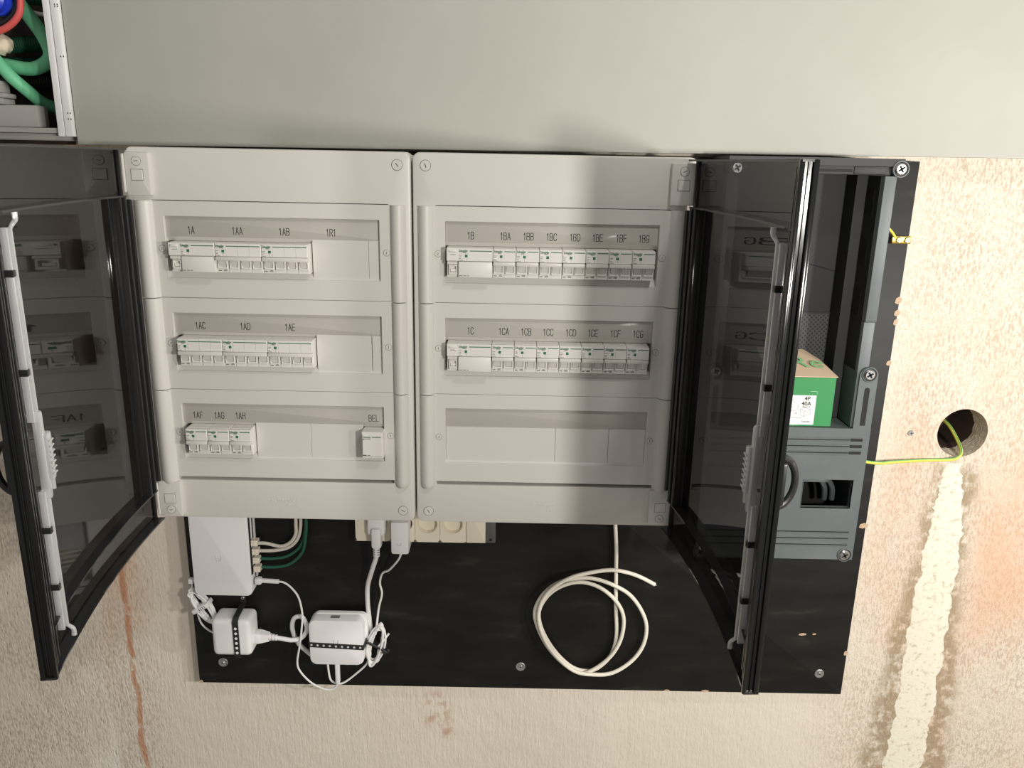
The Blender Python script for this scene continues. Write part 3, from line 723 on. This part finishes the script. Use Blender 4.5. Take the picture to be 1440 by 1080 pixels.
rs = MB(); rs.rbox(.7545, .7735, MF, -.001, .3665, .6035, .001); MB().box(.735, .7535, -.06, -.0155, .18, .6185).build('rear_lining', M['module_in'], mh)
rsw = rs.build('side_wall', M['module'], mh)
MB().rbox(.7545, .7735, MF+.004, -.001, .180, .3655, .001).build('side_wall', M['module'], mh)
MB().box(.7535, .7548, MF+.012, -.016, .28, .6035).build('side_lining', M['module_in'], mh)
for zc in (.560, .478, .394):
    for i in range(6):
        MB().box(.7530, .7536, -.092+i*.0075, -.089+i*.0075, zc-.024+.001*i, zc+.024+.001*i).build('vent_slot', M['dark'], rsw)
ls_ = MB(); ls_.rbox(mx0, .5225, MF+.004, -.001, -.05, .6035, .001); ls_.build('side_wall', M['module'], mh)
# lower front cover
lf = MB(); wz0, wz1, wx0, wx1 = .0275, .0825, .6845, .7725
lf.box(mx0, wx0, MF, MF+.004, -.073, .178); lf.box(wx1, mx1, MF, MF+.004, -.073, .178); lf.box(wx0, wx1, MF, MF+.004, wz1, .178); lf.box(wx0, wx1, MF, MF+.004, -.073, wz0)
lf.box(mx0, mx1, MF+.004, -.012, .1735, .178)
lf.box(mx1-.003, mx1, MF+.004, -.001, -.073, .178); lf.box(mx0, mx0+.003, MF+.004, -.001, -.073, .178); lf.box(mx0, mx1, MF+.004, -.001, -.073, -.070)
lfo = lf.build('lower_cover', M['module'], mh, smooth=False)
ringplate((wx0-.001, wx1+.001, wz0-.001, wz1+.001), (wx0, wx1, wz0, wz1), MF-.0008, MF+.012, .0008, .0006).build('window_rim', M['module'], lfo)
for z in (.1575, .1455, .1335):
    MB().box(.515, .757, MF-.0003, MF+.001, z-.0012, z+.0006).build('groove', M['dark'], lfo)
    MB().rbox(.515, .755, MF-.0016, MF+.001, z-.004, z-.0016, .0006, 1).build('rib', M['module'], lfo)
    MB().rbox(.515, .7785, MF-.0010, MF+.001, z+.0028, z+.0044, .0005, 1).build('rib', M['module'], lfo)
    MB().box(.7575, .7785, MF-.0003, MF+.001, z-.0030, z+.0022).build('vent_slot', M['dark'], lfo)
for z in (-.0185, -.0312, -.0438):
    MB().box(.515, .7775, MF-.0003, MF+.001, z-.0008, z+.0010).build('groove', M['dark'], lfo)
    MB().rbox(.515, .7775, MF-.0018, MF+.001, z-.0030, z-.0012, .0006, 1).build('rib', M['module'], lfo)
    MB().rbox(.515, .7775, MF-.0012, MF+.001, z+.0012, z+.0026, .0005, 1).build('rib', M['module'], lfo)
MB().rbox(.66, .745, -.085, -.02, .062, .078, .003).build('inner_bar', M['module'], mh)
MB().box(mx0+.004, mx1-.004, -.006, -.002, -.07, .17).build('rear_lining', M['dark'], mh)
for xx in (.738, .752): MB().tube([(xx, -.06, .060), (xx+.008, -.065, .045), (xx+.012, -.06, .02)], .005, 8).build('inner_wire', M['module'], mh)
# fixing arms with cross-head screws
def capsule(x0, x1, z0, z1, n=12):
    r = (x1-x0)/2; c = (x0+x1)/2
    return [(x1, z0), ]+[(c+r*math.cos(PI*i/n), z1+r*math.sin(PI*i/n)) for i in range(n+1)]+[(x0, z0)]
for xa, xb, s_ in ((.7585, .7895, 1), (.5035, .5255, -1)):
    arm = MB(); arm.prism_y(capsule(xa, xb, .178, .2735), MF, -.001)
    a_ = arm.build('fixing_arm', M['module'], mh)
    cx_ = (xa+xb)/2
    MB().prism_y(capsule(cx_-.0045, cx_+.0045, .184, .248), MF-.0004, MF+.001).build('slot', M['dark'], a_)
def cross_screw(x, z, y=MF):
    b = MB().cyl((x, y+.02, z), (0,-1,0), .0135, .022, 28, .0135, .0008).build('screw_boss', M['module'], mh)
    MB().cyl((x, y-.0018, z), (0,-1,0), .0114, .0006, 28).build('screw_well', M['dark'], b)
    MB().cyl((x-.0008, y-.0020, z), (0,-1,0), .0102, .0030, 28, .0085, .0012).build('screw_head', M['steel'], b)
    c, s2 = math.cos(.55), math.sin(.55); mb = MB()
    for ca, sa in ((c, s2), (-s2, c)):
        L, W2 = .0058, .0016
        mb.add([(x-.0008+ca*a-sa*b_, y-.0052, z+sa*a+ca*b_) for a, b_ in ((-L,-W2),(L,-W2),(L,W2),(-L,W2))], [(0,1,2,3)])
    mb.build('cross_slot', M['dark'], b)
for x, z in ((.7775, .6147), (.7745, .2757), (.7750, -.0632), (.5165, .6120), (.5120, .2765), (.5120, -.0620)): cross_screw(x, z)

# carton standing in the housing
ct = thing('product_carton', 'small green and brown cardboard carton marked 4P 40A in the housing', 'box', (.668, -.075, .1785))
cf = -.112
MB().rbox(.605, .7225, cf, -.030, .1785, .2665, .0008, 1).build('carton_body', M['carton_green'], ct)
fl_ = MB(); fl_.add([(.604,cf-.001,.2672),(.7245,cf-.001,.2672),(.712,-.055,.2835),(.690,-.030,.2960),(.604,-.030,.3000),(.604,cf-.001,.2686),(.7245,cf-.001,.2686),(.712,-.055,.2850),(.690,-.030,.2975),(.604,-.030,.3015)],
       [(0,4,3,2,1),(5,6,7,8,9),(0,1,6,5),(1,2,7,6),(2,3,8,7),(3,4,9,8),(4,0,5,9)])
flap = fl_.build('carton_flap', M['carton_kraft'], ct)
text('Re', .044, M['kraft_ink'], (.680, -.078, .2845), flap, 'printed_name', sx=1.25, ext=.0001, rot=(-1.19, 0, 0))
lb_ = MB().box(.620, .6915, cf-.0004, cf, .1815, .2345).build('sticker', M['sticker'], ct)
yl = cf-.0006
text('4P', .0105, M['ink'], (.6765, yl, .2285), lb_, sx=.95, bold=.0002)
text('40A', .0105, M['ink'], (.6755, yl, .2195), lb_, sx=.95, bold=.0002)
text('30mA A', .0042, M['ink'], (.6755, yl, .2138), lb_, sx=.95)
text('CE', .0050, M['ink'], (.6585, yl, .2020), lb_, sx=.9)
text('Schneider', .0048, M['ink'], (.6780, yl, .1870), lb_, sx=.8)
pm = MB()
for x0_, z_, L_ in ((.640, .2268, .014), (.640, .2240, .014), (.652, .2215, .006), (.640, .2130, .012), (.640, .2065, .018), (.650, .1965, .013), (.640, .1935, .03)): pm.box(x0_, x0_+L_, yl, yl+.0002, z_, z_+.0005)
pm.box(.6615, .6620, yl, yl+.0002, .207, .218); pm.build('small_print', M['ink'], lb_)
dr = MB()
for p, q_ in (((.6665,.2095),(.6735,.2125)),((.6735,.2125),(.6840,.2095)),((.6840,.2095),(.6845,.2010)),((.6845,.2010),(.6735,.1960)),((.6735,.1960),(.6665,.1995)),((.6665,.1995),(.6665,.2095)),((.6665,.2095),(.6740,.2065)),((.6740,.2065),(.6840,.2095)),((.6740,.2065),(.6735,.1960)),((.668,.2050),(.6735,.2030)),((.675,.2035),(.683,.2055)),((.675,.2000),(.683,.2020))):
    d = Vector((q_[0]-p[0], 0, q_[1]-p[1])); nn = Vector((-d.z, 0, d.x)).normalized()*.00022
    a, b_ = Vector((p[0], yl, p[1])), Vector((q_[0], yl, q_[1])); dr.add([tuple(a-nn), tuple(b_-nn), tuple(b_+nn), tuple(a+nn)], [(0,1,2,3)])
dr.build('line_drawing', M['ink'], lb_)
text('.com', .0090, principled('carton_print', (.35, .60, .38), .6), (.6560, cf-.0002, .1822), ct, 'printed_name', sx=1.05)
tk = MB().box(.681, .6925, cf-.0003, cf, .2415, .2420).box(.6920, .6925, cf-.0003, cf, .2360, .2420); tk.build('corner_mark', principled('carton_mark', (.40, .62, .40), .6), ct)

# ------------------------------------------------------------------ brass earth clamp and earth wire
ec = thing('earth_clamp', 'small brass terminal clamp on the right edge of the black board', 'clamp', (.85, 0, .494))
MB().rbox(.832, .866, -.008, .0, .487, .501, .002).build('clamp_bar', M['brass'], ec)
for x in (.8435, .8585): MB().cyl((x, -.008, .494), (0,-1,0), .0056, .003, 20, .0050, .0008).build('clamp_screw', M['brass'], ec); 
for x in (.8435, .8585): MB().box(x-.0038, x+.0038, -.0114, -.0109, .4934, .4946).build('screw_slot', M['dark'], ec)
M['yellow'] = principled('yellow_wire', (.66, .62, .09), .45); M['wire_green'] = principled('wire_green', (.10, .42, .14), .45)
def earth_wire(path, r, label):
    t = thing('earth_wire', label, 'wire', path[0])
    MB().tube(path, r, 12).build('yellow_sheath', M['yellow'], t)
    # green stripe along the upper front
    MB().tube([(x, y-r*.30, z+r*.72) for x, y, z in path], r*.40, 8).build('green_stripe', M['wire_green'], t)
earth_wire([(.800,-.040,.092),(.818,-.022,.086),(.845,-.006,.0745),(.875,-.004,.0715),(.896,.004,.071),(.965,.014,.0725),(1.006,.016,.0735),(1.027,.016,.077),(1.0385,.022,.088),(1.043,.05,.104),(1.040,.09,.125),(1.03,.14,.135)], .0032, 'green and yellow earth wire running from the housing into the wall hole')
earth_wire([(.778,-.035,.530),(.806,-.022,.522),(.828,-.010,.508),(.8385,-.006,.496)], .0024, 'short green and yellow earth wire at the brass clamp')

# ------------------------------------------------------------------ socket strip under the enclosures
ss = thing('socket_strip', 'cream row of wall sockets under the white enclosures', 'socket', (-.006, -.015, -.0975))
sx0, sz0, sz1 = -.1315, -.0970, -.0175
MB().box(sx0, .119, -.022, .0, sz0, sz1).build('base_box', M['cream'], ss, smooth=False)
def well(x0, x1, cx, cz, r):
    mb = MB(); y = -.0345
    c = holed_quad(mb, x0, x1, sz0, sz1, y, cx, cz, r, 40)
    mb.loft([c, [(cx+(px-cx)*.94, -.0225, cz+(pz-cz)*.94) for px, _, pz in c]], caps=False)
    mb.add([(x0,y,sz0),(x1,y,sz0),(x1,-.022,sz0),(x0,-.022,sz0)], [(0,1,2,3)])
    mb.add([(x0,y,sz1),(x1,y,sz1),(x1,-.022,sz1),(x0,-.022,sz1)], [(3,2,1,0)])
    mb.add([(x0,y,sz0),(x0,y,sz1),(x0,-.022,sz1),(x0,-.022,sz0)], [(0,1,2,3)]); mb.add([(x1,y,sz0),(x1,y,sz1),(x1,-.022,sz1),(x1,-.022,sz0)], [(3,2,1,0)])
    mb.add([(cx+(px-cx)*.94, -.0227, cz+(pz-cz)*.94) for px, _, pz in c], [tuple(range(40))])
    mb.build('socket_face', M['cream'], ss)
edges = [-.1315, -.0640, -.0165, .0315, .0820]
for k, cx in enumerate((-.0900, -.0405, .0075, .0560)): well(edges[k]+.0003, edges[k+1]-.0003, cx, -.0590, .0190)
slab(.0825, .119, -.0345, -.022, sz0, sz1, .001, .0008).build('blank_end', M['cream'], ss)
slab(.1195, .1385, -.033, .0, sz0, sz1, .002, .001).build('end_cap', principled('grey_end', (.10, .105, .10), .25), ss)
MB().cyl((.1290, -.033, -.0905), (0,-1,0), .0028, .0012, 14).build('end_screw', M['dark'], ss)
# mains plug and its cable
mp = thing('mains_plug', 'pale grey earthed mains plug in the leftmost visible socket', 'plug', (-.09, -.05, -.07))
MB().rbox(-.1060, -.0715, -.052, -.0235, -.0780, -.0420, .006).build('plug_head', M['net'], mp)
MB().rbox(-.0975, -.0785, -.060, -.040, -.1020, -.0600, .005).build('plug_body', M['net'], mp)
pc = MB(); pc.tube([(-.0890, -.050, -.100), (-.0892, -.050, -.1205)], .0062, 12, smooth=False); pcs = pc.build('strain_relief', M['net'], mp)
for k in range(3): MB().box(-.0955, -.0905, -.0566, -.0550, -.1060-k*.0050, -.1048-k*.0050).box(-.0875, -.0825, -.0566, -.0550, -.1060-k*.0050, -.1048-k*.0050).build('relief_gap', M['print'], pcs)
tag(MB().tube([(-.0892,-.050,-.118),(-.092,-.045,-.130),(-.103,-.035,-.164),(-.113,-.025,-.201),(-.1160,-.014,-.245),(-.1150,-.007,-.285),(-.1130,-.0055,-.325),(-.1180,-.0055,-.356),(-.131,-.0055,-.374),(-.148,-.0055,-.3845),(-.165,-.0055,-.3875),(-.19,-.0055,-.384)], .0046, 12).build('mains_cable', M['white_cable']),
    'thick white mains cable dropping from the pale plug beside the router', 'cable')
up_ = thing('usb_adapter', 'small white square power adapter with grey U logo plugged in', 'adapter', (-.042, -.06, -.109))
MB().rbox(-.0590, -.0250, -.066, -.0235, -.1090, -.0420, .0045).build('adapter_body', M['net'], up_)
def u_logo(x, z, y, r, parent):
    pts = [(x-r, y, z+r*.9), (x-r, y, z)]+[(x-r*math.cos(PI*i/8), y, z-r*math.sin(PI*i/8)) for i in range(1, 8)]+[(x+r, y, z), (x+r, y, z+r*.9)]
    MB().tube(pts, .0007, 6, smooth=False).build('logo', M['logo'], parent)
u_logo(-.0430, -.0870, -.0660, .0032, up_)
MB().rbox(-.0455, -.0385, -.055, -.047, -.1140, -.1085, .001).build('cable_exit', M['net'], up_)
# ------------------------------------------------------------------ network switch with plugs and cables
sw = thing('network_switch', 'flat white network switch with grey U logo left of the cables', 'network switch', (-.396, -.015, -.225))
slab(-.4545, -.3405, -.030, -.002, -.2245, -.020, .011, .003).build('switch_body', M['netface'], sw)
slab(-.4530, -.3420, -.027, -.001, -.2235, -.020, .010, .002).build('rear_housing', M['net'], sw)
MB().box(-.3425, -.3395, -.0262, -.018, -.180, -.022).build('port_face', M['dark'], sw)
u_logo(-.4020, -.1430, -.0300, .0052, sw)
MB().rbox(-.3365, -.3335, -.012, -.005, -.19, -.03, .001).build('wall_bracket', M['logo'], sw)
M['rj'] = principled('clear_rj45', (.78, .72, .60), .25)
cols = ('beige_cable', 'beige_cable', 'green_cable', 'green_cable')
paths = ([(-0.334,-0.02,-0.1125),(-0.309,-0.02,-0.1135),(-0.281,-0.02,-0.119),(-0.262,-0.02,-0.110),(-0.251,-0.02,-0.093),(-0.2495,-0.02,-0.073),(-0.249,-0.02,-0.049),(-.249,-.02,-.002)],
         [(-0.333,-0.016,-0.131),(-0.297,-0.016,-0.1305),(-0.269,-0.016,-0.124),(-0.251,-0.015,-0.108),(-0.2435,-0.013,-0.085),(-0.2415,-0.012,-0.05),(-.2415,-.012,-.002)],
         [(-0.334,-0.012,-0.15),(-0.299,-0.012,-0.15),(-0.271,-0.011,-0.144),(-0.247,-0.008,-0.125),(-0.2365,-0.007,-0.095),(-0.2335,-0.007,-0.052),(-.2335,-.007,-.002)],
         [(-0.335,-0.012,-0.1685),(-0.294,-0.012,-0.1685),(-0.266,-0.012,-0.160),(-0.242,-0.014,-0.135),(-0.2325,-0.017,-0.1),(-0.229,-0.018,-0.054),(-.229,-.018,-.002)])
ords = ('uppermost', 'second from top', 'third from top', 'lowest')
for k in range(4):
    z = -.1130-k*.0186; x = -.3390+k*.0006
    pg = thing('network_plug', 'clear network plug on the switch, '+ords[k]+' of four', 'plug', (x, -.016, z), 'network plugs on the switch')
    MB().rbox(x, x+.0130, -.0235, -.0085, z-.0062, z+.0062, .0008, 1).build('plug_shell', M['rj'], pg)
    MB().rbox(x+.001, x+.0105, -.0260, -.0235, z-.0025, z+.0025, .0006, 1).build('release_tab', M['rj'], pg)
    P = paths[k]
    tag(MB().tube([(x+.0125, P[0][1], z)]+list(P[1:]), .0034 if k < 2 else .0030, 10).build('network_cable', M[cols[k]]),
        ('beige' if k < 2 else 'dark green')+' network cable from the switch plug '+ords[k]+' of four', 'cable', 'network cables')
# power lead at the switch's right side
pl_ = thing('power_lead', 'thin white power lead from the switch curving down below the router', 'cable', (-.33, -.02, -.195))
MB().rbox(-.3370, -.3230, -.0260, -.0120, -.2025, -.1880, .004).build('angled_plug', M['net'], pl_)
MB().tube([(-.325,-.019,-.195),(-.290,-.019,-.1965)], .0046, 12, smooth=False).build('plug_sleeve', M['net'], pl_)
MB().tube([(-0.292,-0.019,-0.1965),(-0.279,-0.019,-0.199),(-0.265,-0.02,-0.21),(-0.251,-0.024,-0.229),(-0.243,-0.033,-0.259),(-0.245,-0.035,-0.288),(-0.251,-0.033,-0.327),(-0.261,-0.025,-0.374),(-0.257,-0.022,-0.399),(-0.236,-0.02,-0.427),(-0.207,-0.022,-0.4405),(-0.188,-0.022,-0.437),(-0.180,-0.024,-0.42)], .0020, 8).build('thin_cable', M['white_cable'], pl_)
MB().rbox(-.1845, -.1755, -.0300, -.0180, -.4225, -.3700, .003).build('end_plug', M['net'], pl_)
# left plug and the folded cable bundle
def bundle(cx, cz, y, a, b_, rot, turns, r, mat, name, parent, jit=.004):
    pts = []; n = 16
    for i in range(turns*n+1):
        ph = 2*PI*i/n; k = i/n
        A = a*(.88+.10*math.sin(k*2.3+1)); B = b_*(.42+.55*((k*.377) % 1.0))
        px = A*math.cos(ph); pz = B*math.sin(ph)
        yy = y-.0130*(i/n)/turns-.002*math.sin(ph*1.0+k)
        pts.append((cx+px*math.cos(rot)-pz*math.sin(rot), yy, cz+px*math.sin(rot)+pz*math.cos(rot)))
    return MB().tube(pts, r, 8, 3).build(name, mat, parent)
lb = thing('cable_bundle', 'white cable folded in a bundle left of the white power adapter', 'cable', (-.447, -.02, -.30))
bundle(-.4480, -.2580, -.006, .0440, .0165, -1.02, 11, .0019, M['white_cable'], 'folded_cable', lb)
MB().tube([(-.4650,-.014,-.2040),(-.4655,-.014,-.222),(-.464,-.024,-.240),(-.455,-.028,-.255)], .0019, 8).build('lead_in', M['white_cable'], lb)
MB().tube([(-.462,-.010,-.270),(-.455,-.012,-.297),(-.438,-.016,-.312),(-.418,-.020,-.318)], .0019, 8).build('lead_out', M['white_cable'], lb)
MB().rbox(-.4700, -.4600, -.020, -.008, -.2060, -.1960, .002).rbox(-.4640, -.4520, -.0185, -.0095, -.2015, -.1975, .001).build('angled_plug', M['net'], lb)
ti = MB()
Tm = Matrix.Translation(Vector((-.4475, 0, -.2560))) @ Matrix.Rotation(-.42+.95, 4, 'Y').inverted()
def tf_(x, y, z): v = Tm @ Vector((x, y, z)); return (v.x, v.y, v.z)
ti = MB(tf_); ti.rbox(-.019, .019, -.030, -.002, -.0050, .0050, .003).build('cable_wrap', M['net'], lb)
for k in range(4): MB(tf_).box(-.002+k*.0042, -.001+k*.0042, -.0304, -.0299, -.0035, .0030).build('wrap_mark', M['ink'], lb)
# white power adapter held by perforated band
pa = thing('power_adapter', 'white cube power adapter strapped upright below the network switch', 'adapter', (-.377, -.03, -.345))
MB().rbox(-.4185, -.3415, -.056, -.002, -.3440, -.2640, .010, 4).build('adapter_body', M['net'], pa)
sh = MB().rbox(-.4020, -.3710, -.0566, -.0555, -.3395, -.2700, .0005, 1); 
sb_ = thing('perforated_strap', 'black perforated metal strap over the white power adapter', 'strap', (-.37, 0, -.30))
sm_ = MB(); sm_.box(-.3750, -.3635, -.0580, -.0563, -.3420, -.2660)
sm_.add([(-.3750,-.0580,-.2660),(-.3635,-.0580,-.2660),(-.3635,-.0500,-.2585),(-.3750,-.0500,-.2585),(-.3635,-.0035,-.2540),(-.3750,-.0035,-.2540),(-.3635,-.0035,-.2300),(-.3750,-.0035,-.2300),
         (-.3750,-.0563,-.2655),(-.3635,-.0563,-.2655),(-.3635,-.0490,-.2600),(-.3750,-.0490,-.2600),(-.3635,-.0015,-.2560),(-.3750,-.0015,-.2560),(-.3635,-.0015,-.2300),(-.3750,-.0015,-.2300)],
        [(0,1,2,3),(3,2,4,5),(5,4,6,7),(8,11,10,9),(11,13,12,10),(13,15,14,12),(0,3,11,8),(3,5,13,11),(5,7,15,13),(1,9,10,2),(2,10,12,4),(4,12,14,6),(6,14,15,7)])
sm_.box(-.3750, -.3635, -.0563, -.002, -.3470, -.3450); so_ = sm_.build('strap_band', M['strap'], sb_, smooth=False)
for k in range(6): MB().cyl((-.3692, -.0579, -.2800-k*.0108), (0,-1,0), .0028, .0005, 14).build('strap_hole', M['net'], so_)
MB().cyl((-.3692, -.003, -.2430), (0,-1,0), .0045, .0035, 18, .0036, .0008).build('strap_screw', M['steel'], sb_)
MB().cyl((-.3692, -.0064, -.2430), (0,-1,0), .0014, .0003, 6).build('screw_recess', M['dark'], sb_)
# appliance plug into the adapter's right side, and thick cable looping behind the router
ip = thing('appliance_lead', 'thick white mains lead looped between the power adapter and router', 'cable', (-.32, -.03, -.31))
MB().rbox(-.3425, -.3290, -.041, -.019, -.3255, -.3025, .003).build('plug_head', M['net'], ip)
MB().add([(-.3295,-.039,-.3245),(-.3295,-.021,-.3245),(-.3295,-.021,-.3035),(-.3295,-.039,-.3035),(-.3120,-.036,-.3215),(-.3120,-.024,-.3215),(-.3120,-.024,-.3075),(-.3120,-.036,-.3075)], [(0,1,2,3),(4,7,6,5),(0,4,5,1),(1,5,6,2),(2,6,7,3),(3,7,4,0)]).build('plug_neck', M['net'], ip)
for k in range(3): MB().cyl((-.3120+k*.0055, -.030, -.3148-k*.0006), (1,0,0), .0072-k*.0006, .0036, 16).build('relief_ring', M['net'], ip)
MB().tube([(-.313,-.030,-.3148),(-0.304,-0.03,-0.3155),(-0.288,-0.03,-0.318),(-0.268,-0.030,-0.321),(-0.2485,-0.027,-0.317),(-0.2375,-0.025,-0.297),(-0.2475,-0.02,-0.275),(-0.2645,-0.016,-0.280),(-0.271,-0.012,-0.305),(-0.265,-0.010,-0.333),(-0.252,-0.008,-0.354),(-0.225,-0.006,-0.378),(-.19,-.006,-.384)], .0046, 12).build('thick_cable', M['white_cable'], ip)
# router with strap
rt_ = thing('router', 'white rounded square router strapped to the black board', 'router', (-.175, -.025, -.366))
slab(-.2290, -.1215, -.046, -.012, -.3660, -.2660, .014, .003, seg=6).build('router_body', M['netface'], rt_)
slab(-.2265, -.1160, -.020, -.011, -.3645, -.2640, .014, .002, seg=6).build('rear_shell', M['net'], rt_)
MB().rbox(-.1870, -.1690, -.036, -.026, -.2665, -.2652, .0005, 1).build('port', principled('port_grey', (.22, .22, .22), .4), rt_)
u_logo(-.1758, -.3130, -.0462, .0045, rt_)
MB().rbox(-.2055, -.1945, -.030, -.018, -.3720, -.3655, .001).build('lower_plug', M['net'], rt_)
s2_ = thing('perforated_strap', 'black perforated metal strap across the front of the router', 'strap', (-.175, 0, -.32))
sm2 = MB(); n_ = [(-.2345,-.002),(-.2325,-.030),(-.2295,-.0478),(-.1205,-.0478),(-.1185,-.030),(-.1165,-.002)]
inn = [(-.2325,-.002),(-.2305,-.030),(-.2280,-.0462),(-.1220,-.0462),(-.1205,-.030),(-.1185,-.002)]
zz0 = lambda x: -.3140-(x+.2345)*.045
for k in range(5):
    a, b_, c_, d_ = n_[k], n_[k+1], inn[k+1], inn[k]
    sm2.add([(px, py, zz0(px)+dz) for dz in (-.0105, 0) for px, py in (a, b_, c_, d_)], [(0,1,2,3),(4,7,6,5),(0,4,5,1),(1,5,6,2),(2,6,7,3),(3,7,4,0)])
s2o = sm2.build('strap_band', M['strap'], s2_, smooth=False)
for k in range(9):
    px = -.2240+k*.0121; MB().cyl((px, -.0477, zz0(px)-.0052), (0,-1,0), .0023, .0005, 12).build('strap_hole', M['logo'], s2o)
MB().cyl((-.2385, -.001, -.3060), (0,-1,0), .0042, .004, 16, .0034, .0008).build('strap_screw', M['steel'], s2_)
MB().box(-.2430, -.2325, -.003, -.001, -.3245, -.2985).build('strap_end', M['strap'], s2_)
# thin cable of the square adapter with its bundle
ul = thing('usb_cable', 'thin white cable from the small square adapter bundled right of the router', 'cable', (-.10, -.014, -.37))
MB().tube([(-.042,-.051,-.113),(-0.048,-0.045,-0.130),(-0.068,-0.03,-0.160),(-0.084,-0.02,-0.174),(-0.0905,-0.014,-0.199),(-0.087,-0.014,-0.222),(-0.094,-0.014,-0.254),(-0.099,-0.018,-0.295),(-.101,-.022,-.31)], .0021, 8).build('upper_run', M['white_cable'], ul)
bundle(-.1005, -.3345, -.014, .0500, .0190, 1.33, 9, .0021, M['white_cable'], 'folded_cable', ul)
MB().tube([(-0.115,-0.018,-0.360),(-0.122,-0.016,-0.383),(-0.146,-0.014,-0.409),(-0.167,-0.016,-0.426),(-0.179,-0.017,-0.430),(-0.189,-0.018,-0.427),(-0.197,-0.022,-0.413),(-0.200,-0.024,-0.372)], .0021, 8).build('lower_run', M['white_cable'], ul)
MB().tube([(-.098,-.026,-.338),(-.085,-.026,-.322),(-.0735,-.024,-.306)], .0021, 8).build('loose_end', M['white_cable'], ul)
Tm2 = Matrix.Translation(Vector((-.1010, 0, -.3330))) @ Matrix.Rotation(.50, 4, 'Y')
tie = MB(lambda x, y, z: tuple(Tm2 @ Vector((x, y, z))))
tie.rbox(-.024, .024, -.030, -.002, -.0026, .0026, .001, 1); tie.rbox(.018, .026, -.034, -.024, -.004, .004, .001, 1).rbox(.024, .030, -.031, -.029, -.001, .008, .0005, 1)
tie.build('cable_tie', M['strap'], ul)

# ------------------------------------------------------------------ coil of cream installation cable
cl_ = thing('cable_coil', 'cream cable hanging from the enclosure and coiled on the black board', 'cable', (.33, -.012, -.39))
cp = [(.3685,-.010,.004),(0.370,-0.010,-0.047),(0.376,-0.010,-0.115),(0.378,-0.010,-0.162),(0.382,-0.009,-0.241),(0.387,-0.008,-0.305),(0.382,-0.008,-0.346),(0.366,-0.008,-0.375),(0.338,-0.0085,-0.394),(0.3,-0.009,-0.386),(0.262,-0.009,-0.348),(0.235,-0.0095,-0.299),(0.228,-0.010,-0.258),(0.244,-0.011,-0.222),(0.272,-0.013,-0.198),(0.307,-0.016,-0.187),(0.342,-0.019,-0.194),(0.372,-0.020,-0.216),(0.392,-0.019,-0.245),(0.399,-0.017,-0.277),(0.394,-0.016,-0.318),(0.376,-0.016,-0.355),(0.344,-0.016,-0.385),(0.315,-0.017,-0.394),(0.278,-0.017,-0.370),(0.244,-0.0175,-0.328),(0.223,-0.018,-0.28),(0.22,-0.018,-0.247),(0.236,-0.019,-0.212),(0.264,-0.020,-0.187),(0.299,-0.023,-0.175),(0.334,-0.025,-0.174),(0.372,-0.025,-0.187),(0.406,-0.020,-0.21),(0.432,-0.016,-0.246),(0.446,-0.013,-0.286),(0.442,-0.012,-0.33),(0.42,-0.014,-0.366),(0.383,-0.018,-0.391),(0.344,-0.022,-0.3935),(0.3,-0.025,-0.382),(0.254,-0.025,-0.336),(0.230,-0.025,-0.284),(0.228,-0.026,-0.24),(0.247,-0.028,-0.2),(0.285,-0.030,-0.171),(0.326,-0.028,-0.159),(0.365,-0.024,-0.155),(0.396,-0.022,-0.160),(0.424,-0.021,-0.170),(0.455,-0.02,-0.187)]
MB().tube(cp, .0039, 12, 5).build('cable_sheath', M['cream_cable'], cl_)
MB().tube([(.4545,-.020,-.1868),(.458,-.020,-.1887)], .0014, 8, smooth=False).build('bare_core', M['zinc'], cl_)
